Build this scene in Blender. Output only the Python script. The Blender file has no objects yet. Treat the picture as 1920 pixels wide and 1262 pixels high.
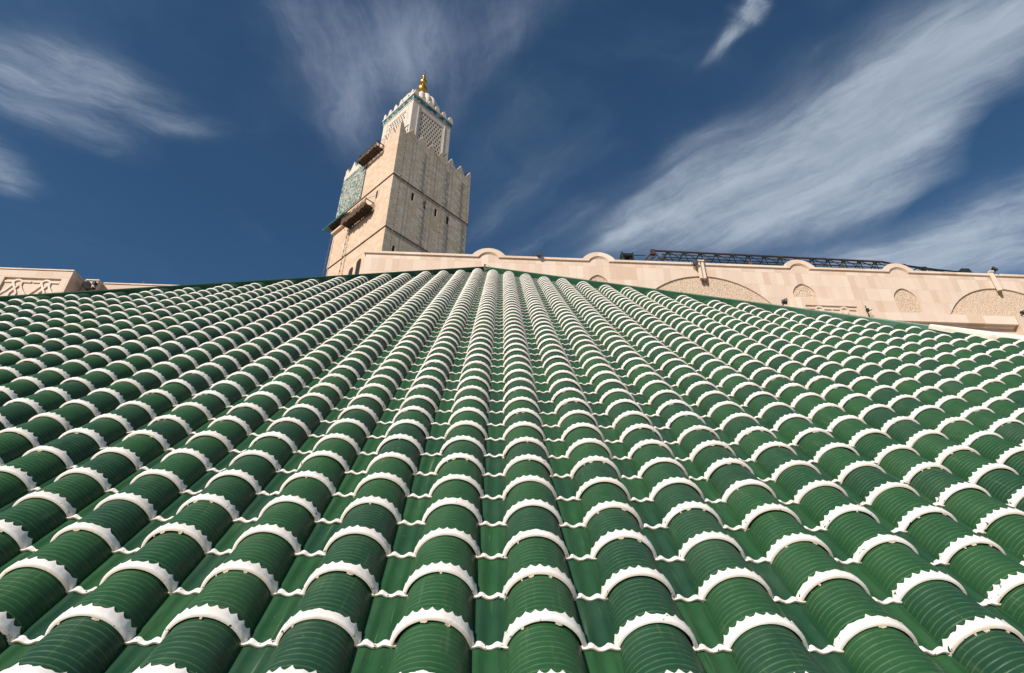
import bpy, bmesh, math, random
import numpy as np
from math import sin, cos, radians, pi, hypot, atan2, sqrt
from mathutils import Vector, Matrix
from mathutils.geometry import tessellate_polygon
random.seed(7)
rng = np.random.default_rng(11)
S = bpy.context.scene
COL = S.collection

# ------------------------------------------------------------------ camera
FPX, CX, CY = 1120.0, 960.0, 631.0
PITCH, ROLL, YAW = radians(31.47), radians(-0.59), radians(1.33)
Fv = np.array([sin(YAW) * cos(PITCH), cos(YAW) * cos(PITCH), sin(PITCH)])
R0 = np.array([cos(YAW), -sin(YAW), 0.0])
U0 = np.cross(R0, Fv)
Rv = R0 * cos(ROLL) - U0 * sin(ROLL)
Uv = U0 * cos(ROLL) + R0 * sin(ROLL)
cam = bpy.data.cameras.new("camera")
cam.sensor_width = 36.0
cam.lens = 36.0 * FPX / 1920.0
cam.clip_start = 0.05
cam.clip_end = 5000
camo = bpy.data.objects.new("camera", cam)
M = Matrix.Identity(4)
for i in range(3):
    M[i][0], M[i][1], M[i][2] = Rv[i], Uv[i], -Fv[i]
camo.matrix_world = M
COL.objects.link(camo)
S.camera = camo

def ray(px, py):
    d = Rv * (px - CX) / FPX - Uv * (py - CY) / FPX + Fv
    return d / np.linalg.norm(d)

# ------------------------------------------------------------------ light, sky
SUN_AZ, SUN_EL = radians(-144.0), radians(30.5)       # azimuth clockwise from +Y
sdir = Vector((sin(SUN_AZ) * cos(SUN_EL), cos(SUN_AZ) * cos(SUN_EL), sin(SUN_EL)))
sun = bpy.data.lights.new("sun", "SUN")
sun.energy = 5.0
sun.angle = radians(0.55)
sun.color = (1.0, 0.93, 0.82)
suno = bpy.data.objects.new("sun", sun)
suno.rotation_euler = sdir.to_track_quat('Z', 'Y').to_euler()
COL.objects.link(suno)

S.view_settings.view_transform = 'Standard'
S.view_settings.look = 'None'
S.view_settings.exposure = 0.12
S.view_settings.gamma = 1.0
S.view_settings.use_curve_mapping = False
S.cycles.max_bounces = 6

W = bpy.data.worlds.new("World")
S.world = W
W.use_nodes = True

class NT:
    """small helper to write node trees as expressions"""
    def __init__(s, tree):
        s.t = tree
        s.n = tree.nodes
        s.n.clear()
    def node(s, typ, **kw):
        n = s.n.new(typ)
        for k, v in kw.items():
            setattr(n, k, v)
        return n
    def put(s, sock, v):
        if isinstance(v, bpy.types.NodeSocket):
            s.t.links.new(v, sock)
        elif v is not None:
            sock.default_value = v
    def m(s, op, a, b=None, c=None, clamp=False):
        n = s.node("ShaderNodeMath", operation=op, use_clamp=clamp)
        s.put(n.inputs[0], a)
        if b is not None: s.put(n.inputs[1], b)
        if c is not None: s.put(n.inputs[2], c)
        return n.outputs[0]
    def vm(s, op, a, b=None):
        n = s.node("ShaderNodeVectorMath", operation=op)
        s.put(n.inputs[0], a)
        if b is not None: s.put(n.inputs[1], b)
        return n.outputs["Value"] if op in ("DOT_PRODUCT", "LENGTH") else n.outputs[0]
    def noise(s, vec, scale=5, detail=4, rough=0.5, dist=0.0, dim='3D'):
        n = s.node("ShaderNodeTexNoise", noise_dimensions=dim)
        s.put(n.inputs["Vector"], vec)
        n.inputs["Scale"].default_value = scale
        n.inputs["Detail"].default_value = detail
        n.inputs["Roughness"].default_value = rough
        n.inputs["Distortion"].default_value = dist
        return n.outputs["Fac"], n.outputs["Color"]
    def step(s, x, a, b, lo=0.0, hi=1.0):
        n = s.node("ShaderNodeMapRange", interpolation_type='SMOOTHSTEP')
        s.put(n.inputs["Value"], x)
        n.inputs["From Min"].default_value = a
        n.inputs["From Max"].default_value = b
        n.inputs["To Min"].default_value = lo
        n.inputs["To Max"].default_value = hi
        return n.outputs["Result"]
    def mix(s, f, a, b, blend='MIX'):
        n = s.node("ShaderNodeMix", data_type='RGBA', blend_type=blend)
        s.put(n.inputs[0], f)
        s.put(n.inputs[6], a)
        s.put(n.inputs[7], b)
        return n.outputs[2]
    def xyz(s, v):
        n = s.node("ShaderNodeSeparateXYZ")
        s.put(n.inputs[0], v)
        return n.outputs
    def comb(s, x, y, z=0.0):
        n = s.node("ShaderNodeCombineXYZ")
        s.put(n.inputs[0], x); s.put(n.inputs[1], y); s.put(n.inputs[2], z)
        return n.outputs[0]

def c4(r, g, b):
    return (r, g, b, 1.0)

w = NT(W.node_tree)
sky = w.node("ShaderNodeTexSky", sky_type='NISHITA')
sky.sun_disc = False
sky.sun_elevation = SUN_EL
sky.sun_rotation = SUN_AZ
sky.altitude = 1500
sky.air_density = 1.0
sky.dust_density = 0.1
sky.ozone_density = 3.0
geo = w.node("ShaderNodeTexCoord")
dirv = geo.outputs["Generated"]
dx, dy, dz = w.xyz(dirv)
dzc = w.m('MAXIMUM', dz, 0.06)
px_ = w.m('DIVIDE', dx, dzc)
py_ = w.m('DIVIDE', dy, dzc)
P0 = w.comb(px_, py_)
_, wc = w.noise(P0, 2.2, 3, 0.5)
wv = w.vm('SUBTRACT', wc, (0.5, 0.5, 0.5))
_, wc2 = w.noise(P0, 9.0, 3, 0.55)
wv2 = w.vm('SUBTRACT', wc2, (0.5, 0.5, 0.5))
def scl(v, k):
    n = w.node("ShaderNodeVectorMath", operation='SCALE')
    w.put(n.inputs[0], v); n.inputs["Scale"].default_value = k
    return n.outputs[0]
P1 = w.vm('ADD', w.vm('ADD', P0, scl(wv, 0.16)), scl(wv2, 0.05))

def pp(px, py):
    d = ray(px, py)
    return np.array([d[0] / d[2], d[1] / d[2]])

def blob(cx, cy, long, short, ang, wt):
    """an elongated patch of cirrus in the flat cloud layer"""
    a = radians(ang)
    p0 = pp(cx, cy)
    e = 10.0
    v1 = (pp(cx + e * cos(a), cy + e * sin(a)) - p0) / e * long
    v2 = (pp(cx - e * sin(a), cy + e * cos(a)) - p0) / e * short
    Mi = np.linalg.inv(np.array([v1, v2]).T)
    d = w.vm('SUBTRACT', P1, (p0[0], p0[1], 0.0))
    q1 = w.vm('DOT_PRODUCT', d, (Mi[0][0], Mi[0][1], 0.0))
    q2 = w.vm('DOT_PRODUCT', d, (Mi[1][0], Mi[1][1], 0.0))
    r2 = w.m('ADD', w.m('MULTIPLY', q1, q1), w.m('MULTIPLY', q2, q2))
    ex = w.m('EXPONENT', w.m('MULTIPLY', r2, -1.0))
    return w.m('MULTIPLY', ex, wt)

def cloud(blobs, d0, d1, stretch, scale, amp, lo, hi, maxa, tex=0.55):
    """a group of patches whose fibres run from pixel d0 to pixel d1 of the layer"""
    den = None
    for b in blobs:
        v = blob(*b)
        den = v if den is None else w.m('ADD', den, v)
    e = pp(*d1) - pp(*d0)
    e = e / np.linalg.norm(e)
    u = w.vm('DOT_PRODUCT', P1, (e[0] / stretch, e[1] / stretch, 0.0))
    v = w.vm('DOT_PRODUCT', P1, (-e[1], e[0], 0.0))
    n1, _ = w.noise(w.comb(u, v), scale, 9, 0.62, 0.7)
    n2, _ = w.noise(w.comb(w.m('MULTIPLY', u, 0.35), v), scale * 4.0, 8, 0.70, 0.4)
    n3, _ = w.noise(P1, scale * 1.3, 9, 0.68, 0.5)
    n = w.m('ADD', w.m('ADD', w.m('MULTIPLY', n1, 0.45), w.m('MULTIPLY', n2, 0.30)), w.m('MULTIPLY', n3, 0.25))
    val = w.m('ADD', den, w.m('MULTIPLY', w.m('SUBTRACT', n, 0.5), w.m('MULTIPLY', w.m('MINIMUM', den, 0.8), amp)))
    body = w.step(val, lo, hi, 0.0, maxa)
    inner = w.step(n, 0.38, 0.62, 1.0 - tex, 1.0)
    return w.m('MULTIPLY', body, inner)

A = cloud([(1290, 370, 190, 62, -30, 0.50), (1540, 290, 290, 120, -27, 0.70), (1760, 150, 240, 105, -28, 0.55),
           (1430, 418, 310, 60, -10, 0.60), (1690, 260, 170, 90, -55, 0.35), (1900, 50, 190, 90, -20, 0.35),
           (1300, 265, 110, 18, -34, 0.30), (1260, 330, 130, 14, -34, 0.22), (1160, 440, 70, 14, -35, 0.3),
           (1745, 400, 90, 34, -25, -0.60), (1895, 260, 75, 62, -60, -0.60), (1200, 150, 160, 80, 0, -0.10), (1480, 210, 120, 10, -30, 0.15)],
          (1150, 450), (1800, 110), 2.8, 3.2, 2.9, 0.0, 1.05, 0.86, 0.38)
A2 = cloud([(1880, 415, 250, 62, -24, 0.65), (1600, 482, 300, 26, -4, 0.42), (1860, 475, 260, 48, -5, 0.5)],
           (1450, 470), (1920, 340), 2.2, 4.0, 2.9, 0.0, 1.05, 0.86, 0.38)
B = cloud([(1350, 72, 66, 20, -52, 0.95), (1405, 15, 40, 20, -70, 0.85), (1385, 30, 30, 16, 20, 0.4), (1520, 80, 60, 16, -45, 0.16)],
          (1305, 110), (1410, 0), 1.3, 8.0, 3.6, 0.06, 1.1, 0.75, 0.6)
C = cloud([(590, 90, 180, 80, 68, 0.42), (790, 60, 210, 90, -60, 0.42), (655, 215, 110, 48, 80, 0.46), (940, 40, 160, 70, -30, 0.32),
           (570, 10, 160, 70, 0, 0.22), (870, 190, 150, 44, -50, 0.30), (700, 110, 190, 110, 0, 0.26), (655, 230, 50, 22, 80, 0.2)],
          (600, 10), (665, 260), 2.0, 3.6, 2.9, 0.0, 1.05, 0.72, 0.5)
D = cloud([(70, 110, 160, 42, 18, 0.58), (220, 165, 170, 48, 24, 0.36), (80, 205, 180, 46, 25, 0.34), (320, 238, 100, 24, 5, 0.36),
           (10, 300, 75, 32, 35, 0.60), (20, 355, 75, 26, 15, 0.55), (120, 160, 240, 100, 20, 0.22), (190, 285, 16, 8, 0, 0.1)],
          (0, 90), (330, 220), 2.0, 4.4, 3.2, 0.04, 1.10, 0.66, 0.60)
E_ = cloud([(1010, 445, 130, 26, -32, 0.36), (920, 400, 120, 30, -45, 0.28), (1040, 330, 180, 60, -42, 0.22), (950, 240, 160, 44, -48, 0.28), (1080, 410, 100, 30, -30, 0.2)],
           (900, 500), (1080, 380), 2.6, 5.0, 3.2, 0.03, 1.1, 0.62, 0.55)
def over(a, b):
    return w.m('SUBTRACT', 1.0, w.m('MULTIPLY', w.m('SUBTRACT', 1.0, a), w.m('SUBTRACT', 1.0, b)))
warm = over(over(A, A2), w.m('MAXIMUM', B, D))
cool = over(C, E_)
veiln, _ = w.noise(P1, 1.5, 6, 0.6, 0.4)
veil = w.step(veiln, 0.45, 0.80, 0.0, 0.20)
skyc = w.node("ShaderNodeHueSaturation")
skyc.inputs["Hue"].default_value = 0.494
skyc.inputs["Saturation"].default_value = 1.14
skyc.inputs["Value"].default_value = 1.0
w.put(skyc.inputs["Color"], sky.outputs[0])
SKYS = 0.079
skm = w.vm('MULTIPLY', skyc.outputs[0], (SKYS, SKYS, SKYS))
cl = w.mix(veil, skm, c4(0.18, 0.27, 0.40))
cl = w.mix(cool, cl, c4(0.30, 0.35, 0.46))
cl = w.mix(warm, cl, c4(0.44, 0.51, 0.60))
bg = w.node("ShaderNodeBackground")
w.put(bg.inputs[0], cl)
bg.inputs[1].default_value = 1.0
wo = w.node("ShaderNodeOutputWorld")
w.t.links.new(bg.outputs[0], wo.inputs[0])

# ------------------------------------------------------------------ helpers
def link(o, parent=None):
    COL.objects.link(o)
    if parent is not None:
        o.parent = parent
    return o

def tag(o, label=None, cat=None, group=None, kind=None):
    if label: o["label"] = label
    if cat: o["category"] = cat
    if group: o["group"] = group
    if kind: o["kind"] = kind
    return o

def empty(name, loc=(0, 0, 0), rot=(0, 0, 0), parent=None):
    o = bpy.data.objects.new(name, None)
    o.location = loc
    o.rotation_euler = rot
    o.empty_display_size = 0.3
    return link(o, parent)

class MB:
    """collects shapes, then links them as ONE mesh object"""
    def __init__(s):
        s.v, s.f = [], []
    def add(s, vs, fs):
        k = len(s.v)
        s.v += [tuple(map(float, v)) for v in vs]
        s.f += [tuple(i + k for i in f) for f in fs]
        return s
    def box(s, x0, x1, y0, y1, z0, z1):
        return s.add([(x0, y0, z0), (x1, y0, z0), (x1, y1, z0), (x0, y1, z0), (x0, y0, z1), (x1, y0, z1), (x1, y1, z1), (x0, y1, z1)],
                     [(0, 3, 2, 1), (4, 5, 6, 7), (0, 1, 5, 4), (1, 2, 6, 5), (2, 3, 7, 6), (3, 0, 4, 7)])
    def prism(s, pts, y0, y1, holes=()):
        """polygon in (x,z) extruded from y0 (front) to y1; holes cut through"""
        loops = [[Vector((p[0], p[1], 0)) for p in pts]] + [[Vector((p[0], p[1], 0)) for p in h] for h in holes]
        tri = tessellate_polygon(loops)
        flat = [p for l in loops for p in l]
        n = len(flat)
        vs = [(p.x, y0, p.y) for p in flat] + [(p.x, y1, p.y) for p in flat]
        fs = []
        for t in tri:
            a, b, c = flat[t[0]], flat[t[1]], flat[t[2]]
            ar = (b.x - a.x) * (c.y - a.y) - (b.y - a.y) * (c.x - a.x)
            t = tuple(t) if ar > 0 else tuple(reversed(t))
            fs.append(t)
            fs.append(tuple(i + n for i in reversed(t)))
        k = 0
        for li, l in enumerate(loops):
            m = len(l)
            ar = sum(l[i].x * l[(i + 1) % m].y - l[(i + 1) % m].x * l[i].y for i in range(m))
            for i in range(m):
                a, b = k + i, k + (i + 1) % m
                q = (a, b, b + n, a + n)
                outer = (li == 0)
                fs.append(tuple(reversed(q)) if (ar > 0) == outer else q)
            k += m
        return s.add(vs, fs)
    def tube(s, pts, r, seg=8, caps=True):
        pts = [np.array(p, float) for p in pts]
        vs = []
        for i, p in enumerate(pts):
            d = pts[min(i + 1, len(pts) - 1)] - pts[max(i - 1, 0)]
            d = d / (np.linalg.norm(d) + 1e-9)
            a = np.cross(d, (0, 0, 1.0)) if abs(d[2]) < 0.9 else np.cross(d, (1.0, 0, 0))
            a /= np.linalg.norm(a)
            b = np.cross(d, a)
            rr = r[i] if isinstance(r, (list, tuple)) else r
            for k in range(seg):
                t = 2 * pi * k / seg
                vs.append(p + (a * cos(t) + b * sin(t)) * rr)
        fs = []
        for i in range(len(pts) - 1):
            for k in range(seg):
                a, b = i * seg + k, i * seg + (k + 1) % seg
                fs.append((a, b, b + seg, a + seg))
        if caps:
            fs.append(tuple(range(seg)))
            fs.append(tuple(reversed(range((len(pts) - 1) * seg, len(pts) * seg))))
        return s.add(vs, fs)
    def lathe(s, prof, cx, cy, z0, seg=32, mod=None):
        vs, fs = [], []
        for (r, z) in prof:
            for k in range(seg):
                t = 2 * pi * k / seg
                rr = r * (mod(t, z) if mod else 1)
                vs.append((cx + rr * cos(t), cy + rr * sin(t), z0 + z))
        for i in range(len(prof) - 1):
            for k in range(seg):
                a, b = i * seg + k, i * seg + (k + 1) % seg
                fs.append((a, b, b + seg, a + seg))
        fs.append(tuple(reversed(range(seg))))
        fs.append(tuple(range((len(prof) - 1) * seg, len(prof) * seg)))
        return s.add(vs, fs)
    def build(s, name, mat, parent=None, smooth=False, loc=None, fix=True):
        me = bpy.data.meshes.new(name)
        me.from_pydata(s.v, [], s.f)
        if fix:
            bm = bmesh.new()
            bm.from_mesh(me)
            bmesh.ops.recalc_face_normals(bm, faces=bm.faces)
            bm.to_mesh(me)
            bm.free()
        me.materials.append(mat)
        if smooth:
            me.polygons.foreach_set("use_smooth", [True] * len(me.polygons))
            if smooth != 'all':
                try:
                    me.set_sharp_from_angle(angle=radians(40))
                except Exception:
                    pass
        me.update()
        o = bpy.data.objects.new(name, me)
        if loc is not None:
            o.location = loc
        return link(o, parent)

def npmesh(name, V, F, mat, parent=None, smooth=True):
    """V (n,3) array, F (m,4) quads"""
    me = bpy.data.meshes.new(name)
    me.vertices.add(len(V))
    me.vertices.foreach_set("co", np.asarray(V, np.float32).ravel())
    F = np.asarray(F, np.int32)
    me.loops.add(F.size)
    me.loops.foreach_set("vertex_index", F.ravel())
    me.polygons.add(len(F))
    me.polygons.foreach_set("loop_start", np.arange(0, F.size, F.shape[1], dtype=np.int32))
    try:
        me.polygons.foreach_set("loop_total", np.full(len(F), F.shape[1], np.int32))
    except Exception:
        pass
    me.update(calc_edges=True)
    me.materials.append(mat)
    if smooth:
        me.polygons.foreach_set("use_smooth", np.ones(len(F), bool))
        me.set_sharp_from_angle(angle=radians(42))
    o = bpy.data.objects.new(name, me)
    return link(o, parent)

def material(name):
    m = bpy.data.materials.new(name)
    m.use_nodes = True
    t = NT(m.node_tree)
    b = t.node("ShaderNodeBsdfPrincipled")
    o = t.node("ShaderNodeOutputMaterial")
    t.t.links.new(b.outputs[0], o.inputs[0])
    return m, t, b

def bump(t, b, h, strength=0.3, dist=0.02):
    n = t.node("ShaderNodeBump")
    n.inputs["Strength"].default_value = strength
    n.inputs["Distance"].default_value = dist
    t.put(n.inputs["Height"], h)
    t.t.links.new(n.outputs[0], b.inputs["Normal"])

def simple(name, col, rough=0.6, metal=0.0, var=0.25, scale=6, bmp=0.15, dist=0.02):
    m, t, b = material(name)
    tc = t.node("ShaderNodeTexCoord").outputs["Object"]
    n, _ = t.noise(tc, scale, 5, 0.6)
    d = tuple(max(0, c * (1 - var)) for c in col)
    u = tuple(min(1, c * (1 + var)) for c in col)
    t.put(b.inputs["Base Color"], t.mix(t.step(n, 0.3, 0.7), c4(*d), c4(*u)))
    b.inputs["Roughness"].default_value = rough
    b.inputs["Metallic"].default_value = metal
    if bmp:
        n2, _ = t.noise(tc, scale * 3, 4, 0.6)
        bump(t, b, n2, bmp, dist)
    return m

# ------------------------------------------------------------------ roof frame of reference
TH = radians(43.0)
H0 = 1.2                                  # camera stands 1.2 m off the roof slope
roof_n = np.array([0, -sin(TH), cos(TH)])
roof_r = np.array([0, cos(TH), sin(TH)])
ROOF_O = -roof_n * H0
PITCHX, LEN = 0.32, 0.2269
T0, UG = 1.4778, -0.0144                   # phase of the courses and of the gutters
def roofpt(px, py, H=0.0):
    d = ray(px, py)
    k = -(H0 - H) / (d @ roof_n)
    P = d * k
    return P[0], P @ roof_r

roof = empty("tiled_roof", tuple(ROOF_O), (TH, 0, 0))
tag(roof, "green barrel tiled hipped roof with white scalloped tile edges filling the foreground", "roof")

# ------------------------------------------------------------------ tile materials
def roofcoord(t):
    tc = t.node("ShaderNodeTexCoord")
    tc.object = roof
    return tc.outputs["Object"]

def green_mat(name, rings):
    m, t, b = material(name)
    co = roofcoord(t)
    x, y, z = t.xyz(co)
    ti = t.m('DIVIDE', t.m('SUBTRACT', y, T0), LEN)
    off = 0.0 if rings else 0.5
    ui = t.m('ADD', t.m('DIVIDE', t.m('SUBTRACT', x, UG), PITCHX), off)
    fu, ft = t.m('FLOOR', ui), t.m('FLOOR', ti)
    wn = t.node("ShaderNodeTexWhiteNoise", noise_dimensions='3D')
    t.put(wn.inputs["Vector"], t.comb(fu, ft, 3.0 if rings else 8.0))
    rnd = wn.outputs["Value"]
    base = t.node("ShaderNodeValToRGB")
    cr = base.color_ramp
    cr.elements[0].position = 0.0; cr.elements[0].color = c4(0.0135, 0.053, 0.027)
    cr.elements[1].position = 1.0; cr.elements[1].color = c4(0.020, 0.079, 0.027)
    e = cr.elements.new(0.38); e.color = c4(0.0145, 0.060, 0.027)
    e = cr.elements.new(0.52); e.color = c4(0.0170, 0.071, 0.026)
    t.put(base.inputs[0], rnd)
    col = base.outputs[0]
    n, _ = t.noise(co, 9, 5, 0.6)
    col = t.mix(0.5, col, t.mix(n, c4(0.6, 0.6, 0.6), c4(1.35, 1.35, 1.3)), 'MULTIPLY')
    # dust and long rub marks running down the slope
    n3, _ = t.noise(t.comb(t.m('MULTIPLY', x, 60), t.m('MULTIPLY', y, 4), z), 1.0, 4, 0.6)
    dust = t.step(n3, 0.58, 0.76, 0.0, 0.36)
    col = t.mix(dust, col, c4(0.11, 0.17, 0.075))
    nd, _ = t.noise(co, 1.7, 5, 0.65)
    col = t.mix(t.step(nd, 0.50, 0.72, 0.0, 0.30), col, c4(0.060, 0.105, 0.062))
    nl, _ = t.noise(t.comb(t.m('MULTIPLY', x, 45), t.m('MULTIPLY', y, 1.6), 5.0), 1.0, 3, 0.5)
    col = t.mix(t.step(nl, 0.66, 0.74, 0.0, 0.45 if not rings else 0.18), col, c4(0.20, 0.23, 0.14))
    n4, _ = t.noise(co, 45, 3, 0.5)
    speck = t.step(n4, 0.74, 0.78, 0.0, 0.5)
    col = t.mix(speck, col, c4(0.25, 0.25, 0.17))
    if rings:
        fr = t.m('FRACT', ti)
        rr = t.m('FRACT', t.m('ADD', t.m('MULTIPLY', fr, 10.6), 0.35))
        tri = t.m('ABSOLUTE', t.m('SUBTRACT', rr, 0.5))
        ridge = t.step(tri, 0.23, 0.04)
        ridge = t.m('MULTIPLY', ridge, t.step(fr, 0.10, 0.16))
        nw, _ = t.noise(t.comb(t.m('MULTIPLY', x, 30), t.m('MULTIPLY', y, 30), z), 1.0, 4, 0.6)
        worn = t.m('MULTIPLY', t.step(tri, 0.15, 0.02), t.step(nw, 0.35, 0.70, 0.12, 0.62))
        worn = t.m('MULTIPLY', worn, t.step(fr, 0.10, 0.16))
        col = t.mix(worn, col, c4(0.10, 0.19, 0.075))
        nb, _ = t.noise(co, 70, 3, 0.5)
        bump(t, b, t.m('ADD', ridge, t.m('MULTIPLY', nb, 0.10)), 0.7, 0.0018)
    else:
        nb, _ = t.noise(t.comb(t.m('MULTIPLY', x, 3), y, z), 22, 4, 0.6)
        bump(t, b, nb, 0.35, 0.006)
    t.put(b.inputs["Base Color"], col)
    t.put(b.inputs["Roughness"], t.step(n, 0.3, 0.7, 0.42, 0.60))
    b.inputs["Specular IOR Level"].default_value = 0.32
    return m

M_GREEN = green_mat("green_glaze_ribbed", True)
M_PAN = green_mat("green_glaze_plain", False)

def white_mat(name, base, chips=True):
    m, t, b = material(name)
    co = roofcoord(t)
    n, _ = t.noise(co, 16, 5, 0.6)
    col = t.mix(t.step(n, 0.35, 0.75), c4(*base), c4(base[0] * 0.86, base[1] * 0.83, base[2] * 0.80))
    n5, _ = t.noise(co, 3.0, 3, 0.5)
    col = t.mix(t.step(n5, 0.55, 0.75, 0, 0.25), col, c4(0.60, 0.52, 0.44))
    if chips:
        x, y, z = t.xyz(co)
        fr = t.m('FRACT', t.m('ADD', t.m('DIVIDE', t.m('SUBTRACT', y, T0), LEN), 0.5))
        lipf = t.step(t.m('ABSOLUTE', t.m('SUBTRACT', fr, 0.497)), 0.018, 0.006, 0.0, 0.60)
        col = t.mix(lipf, col, c4(0.72, 0.58, 0.47))
        n2, _ = t.noise(co, 62, 3, 0.6, 0.6)
        # paint flakes mostly near the feet of each rim
        foot = t.step(z, 0.075, 0.02, 0.0, 0.055)
        ch = t.step(t.m('ADD', n2, foot), 0.700, 0.712)
        col = t.mix(ch, col, c4(0.012, 0.035, 0.025))
    t.put(b.inputs["Base Color"], col)
    b.inputs["Roughness"].default_value = 0.48
    nb, _ = t.noise(co, 55, 3, 0.6)
    bump(t, b, nb, 0.35, 0.003)
    return m

M_WHITE = white_mat("white_paint", (0.86, 0.81, 0.77))
M_MORTAR = simple("mortar", (0.42, 0.36, 0.26), 0.9, var=0.3, scale=40, bmp=0.5, dist=0.004)

# ------------------------------------------------------------------ tile meshes, in roof coordinates (x across, y up the slope, z off it)
ZC = -0.027
def grid_faces(nr, nc, base=0, flip=False):
    i = np.arange(nr - 1)[:, None] * nc
    j = np.arange(nc - 1)[None, :]
    a = (i + j).ravel() + base
    q = np.stack([a, a + 1, a + 1 + nc, a + nc], 1)
    return q[:, ::-1] if flip else q

def tile_geo(ncol, nrow, r0=0.1205, r1=0.1062, ang=82):
    ph = np.radians(np.linspace(-ang, ang, ncol))
    V = []
    for k in range(nrow):
        f = k / (nrow - 1)
        t = 0.012 + f * (LEN + 0.028 - 0.012)
        r = r0 + (r1 - r0) * min(1, f * 1.05)
        V.append(np.stack([r * np.sin(ph), np.full(ncol, t), ZC + r * np.cos(ph)], 1))
    V = np.concatenate(V)
    return V, grid_faces(nrow, ncol)

def edge_geo(per, seed=0, wear=0.0, ang=83, nt=12, mortar=True):
    """white painted rim of a cover tile: toothed band, rounded front lip, inside face"""
    rg = np.random.default_rng(seed)
    n = nt * per + 1
    ph = np.radians(np.linspace(-ang, ang, n))
    amp = 0.0140 * (1 + rg.uniform(-0.15, 0.15, nt + 1))
    valley = 0.0280 + rg.uniform(-0.002, 0.002, nt + 1)
    tip_ofs, skew, ex = rg.uniform(-0.003, 0.004), rg.uniform(-0.006, 0.006), rg.uniform(1.4, 2.2)
    worn = rg.uniform(0, 1, nt + 1) < wear
    amp = np.where(worn, amp * rg.uniform(0.05, 0.35, nt + 1), amp)
    te = np.zeros(n)
    for i in range(n):
        c = i / per
        f = c - math.floor(c)
        a = amp[int(round(c))]
        v = valley[min(nt, int(c + 0.5))]
        s_ = abs(2 * f - 1)
        te[i] = v + tip_ofs + skew * (i / n - 0.5) + 0.0012 * math.sin(i / n * 9 + seed) + a * s_ ** ex
    ro, ri = 0.1240, 0.1110
    rows = []
    def row(r, t, zofs=0.0):
        rows.append(np.stack([r * np.sin(ph), np.broadcast_to(t, ph.shape), ZC + r * np.cos(ph)], 1))
    row(ri, 0.030)                     # inside, up the tile
    row(ri, 0.0022)
    row(ri + 0.0018, 0.0)
    row(ro - 0.0078, 0.0008)
    row(ro - 0.0026, 0.0034)
    row(ro, 0.0080)
    row(ro - 0.0004, te * 0.55)
    row(ro - 0.0012, te)
    row(ro - 0.0062, te + 0.0003)      # thickness of the paint and body at the teeth
    V = np.concatenate(rows)
    F = grid_faces(len(rows), n)
    # feet of the rim closed off
    k = n
    foot = []
    for e in (0, n - 1):
        ids = [e, e + k, e + 2 * k, e + 3 * k, e + 4 * k, e + 5 * k, e + 6 * k, e + 7 * k, e + 8 * k]
        qs = [(ids[1], ids[2], ids[3], ids[4]), (ids[0], ids[1], ids[4], ids[5]), (ids[0], ids[5], ids[6], ids[8]), (ids[6], ids[7], ids[8], ids[6])][:3]
        foot += [q if e else q[::-1] for q in qs]
    F = np.concatenate([F, np.array(foot)])
    return V, F

def mortar_geo(seed):
    rg = np.random.default_rng(seed)
    V, F = [], []
    for _ in range(rg.integers(1, 4)):
        a0 = rg.uniform(-38, 38)
        wd = rg.uniform(1.5, 6.5)
        base = sum(len(v) for v in V)
        ph = np.radians(np.linspace(a0 - wd, a0 + wd, 7))
        th = 0.0024 * np.sin(np.linspace(0.15, pi - 0.15, 7)) * rg.uniform(0.6, 1.2) + rg.uniform(-0.0008, 0.0014, 7)
        r = [0.1124 * np.ones(7), 0.1120 - th * 1.1, 0.1095 - th, 0.105 * np.ones(7)]
        tt = [0.001, -0.004 - th * 0.7, -0.003 - th * 0.5, 0.006]
        for rr, t in zip(r, tt):
            V.append(np.stack([rr * np.sin(ph), np.broadcast_to(t, ph.shape), ZC + rr * np.cos(ph)], 1))
        F.append(grid_faces(4, 7, base))
    return np.concatenate(V), np.concatenate(F)

PX = 0.079
def panprof(x, k=0.0):
    return 0.0050 * np.exp(-((x + 0.027) / 0.011) ** 2) + 0.0045 * np.exp(-((x - 0.026 + k) / 0.011) ** 2) - 0.0050 * np.exp(-(x / 0.017) ** 2) - 0.011
def pan_geo(ncol, nrow):
    x = np.linspace(-PX, PX, ncol)
    V = []
    for k in range(nrow):
        f = k / (nrow - 1)
        t = 0.001 + f * (LEN + 0.02)
        z = panprof(x) * (0.75 + 0.25 * (1 - f)) + 0.012 * (1 - f)
        V.append(np.stack([x, np.full(ncol, t), z], 1))
    return np.concatenate(V), grid_faces(nrow, ncol)

def pan_edge_geo(ncol, seed=0):
    rg = np.random.default_rng(seed)
    x = np.linspace(-PX, PX, ncol)
    z = panprof(x) + 0.012
    wob = 0.0155 + 0.0040 * np.cos(x / 0.0265 * pi + pi + rg.uniform(-0.4, 0.4)) + rg.uniform(-0.0012, 0.0012, ncol)
    rows = [(0.028, z - 0.0075), (0.0, z - 0.0070), (-0.0015, z - 0.0045), (-0.001, z + 0.0006), (0.001, z + 0.0014), (wob, z + 0.0012), (wob + 0.0005, z - 0.002)]
    V = np.concatenate([np.stack([x, np.broadcast_to(t, x.shape), zz], 1) for t, zz in rows])
    return V, grid_faces(len(rows), ncol)

# hips, measured on the slope; (u, t)
HT = 0.105
a_u, a_t = roofpt(909, 499.5, HT)
l_u, l_t = roofpt(0, 555.5, HT)
r_u, r_t = roofpt(1920, 633, HT)
kl = (a_t - l_t) / (a_u - l_u)            # left hip slope
kr = (r_t - a_t) / (r_u - a_u)            # right hip slope (negative)
def hip_t(u):
    u = np.asarray(u, float)
    return np.where(u < a_u, a_t + kl * (u - a_u), a_t + kr * (u - a_u))

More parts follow.
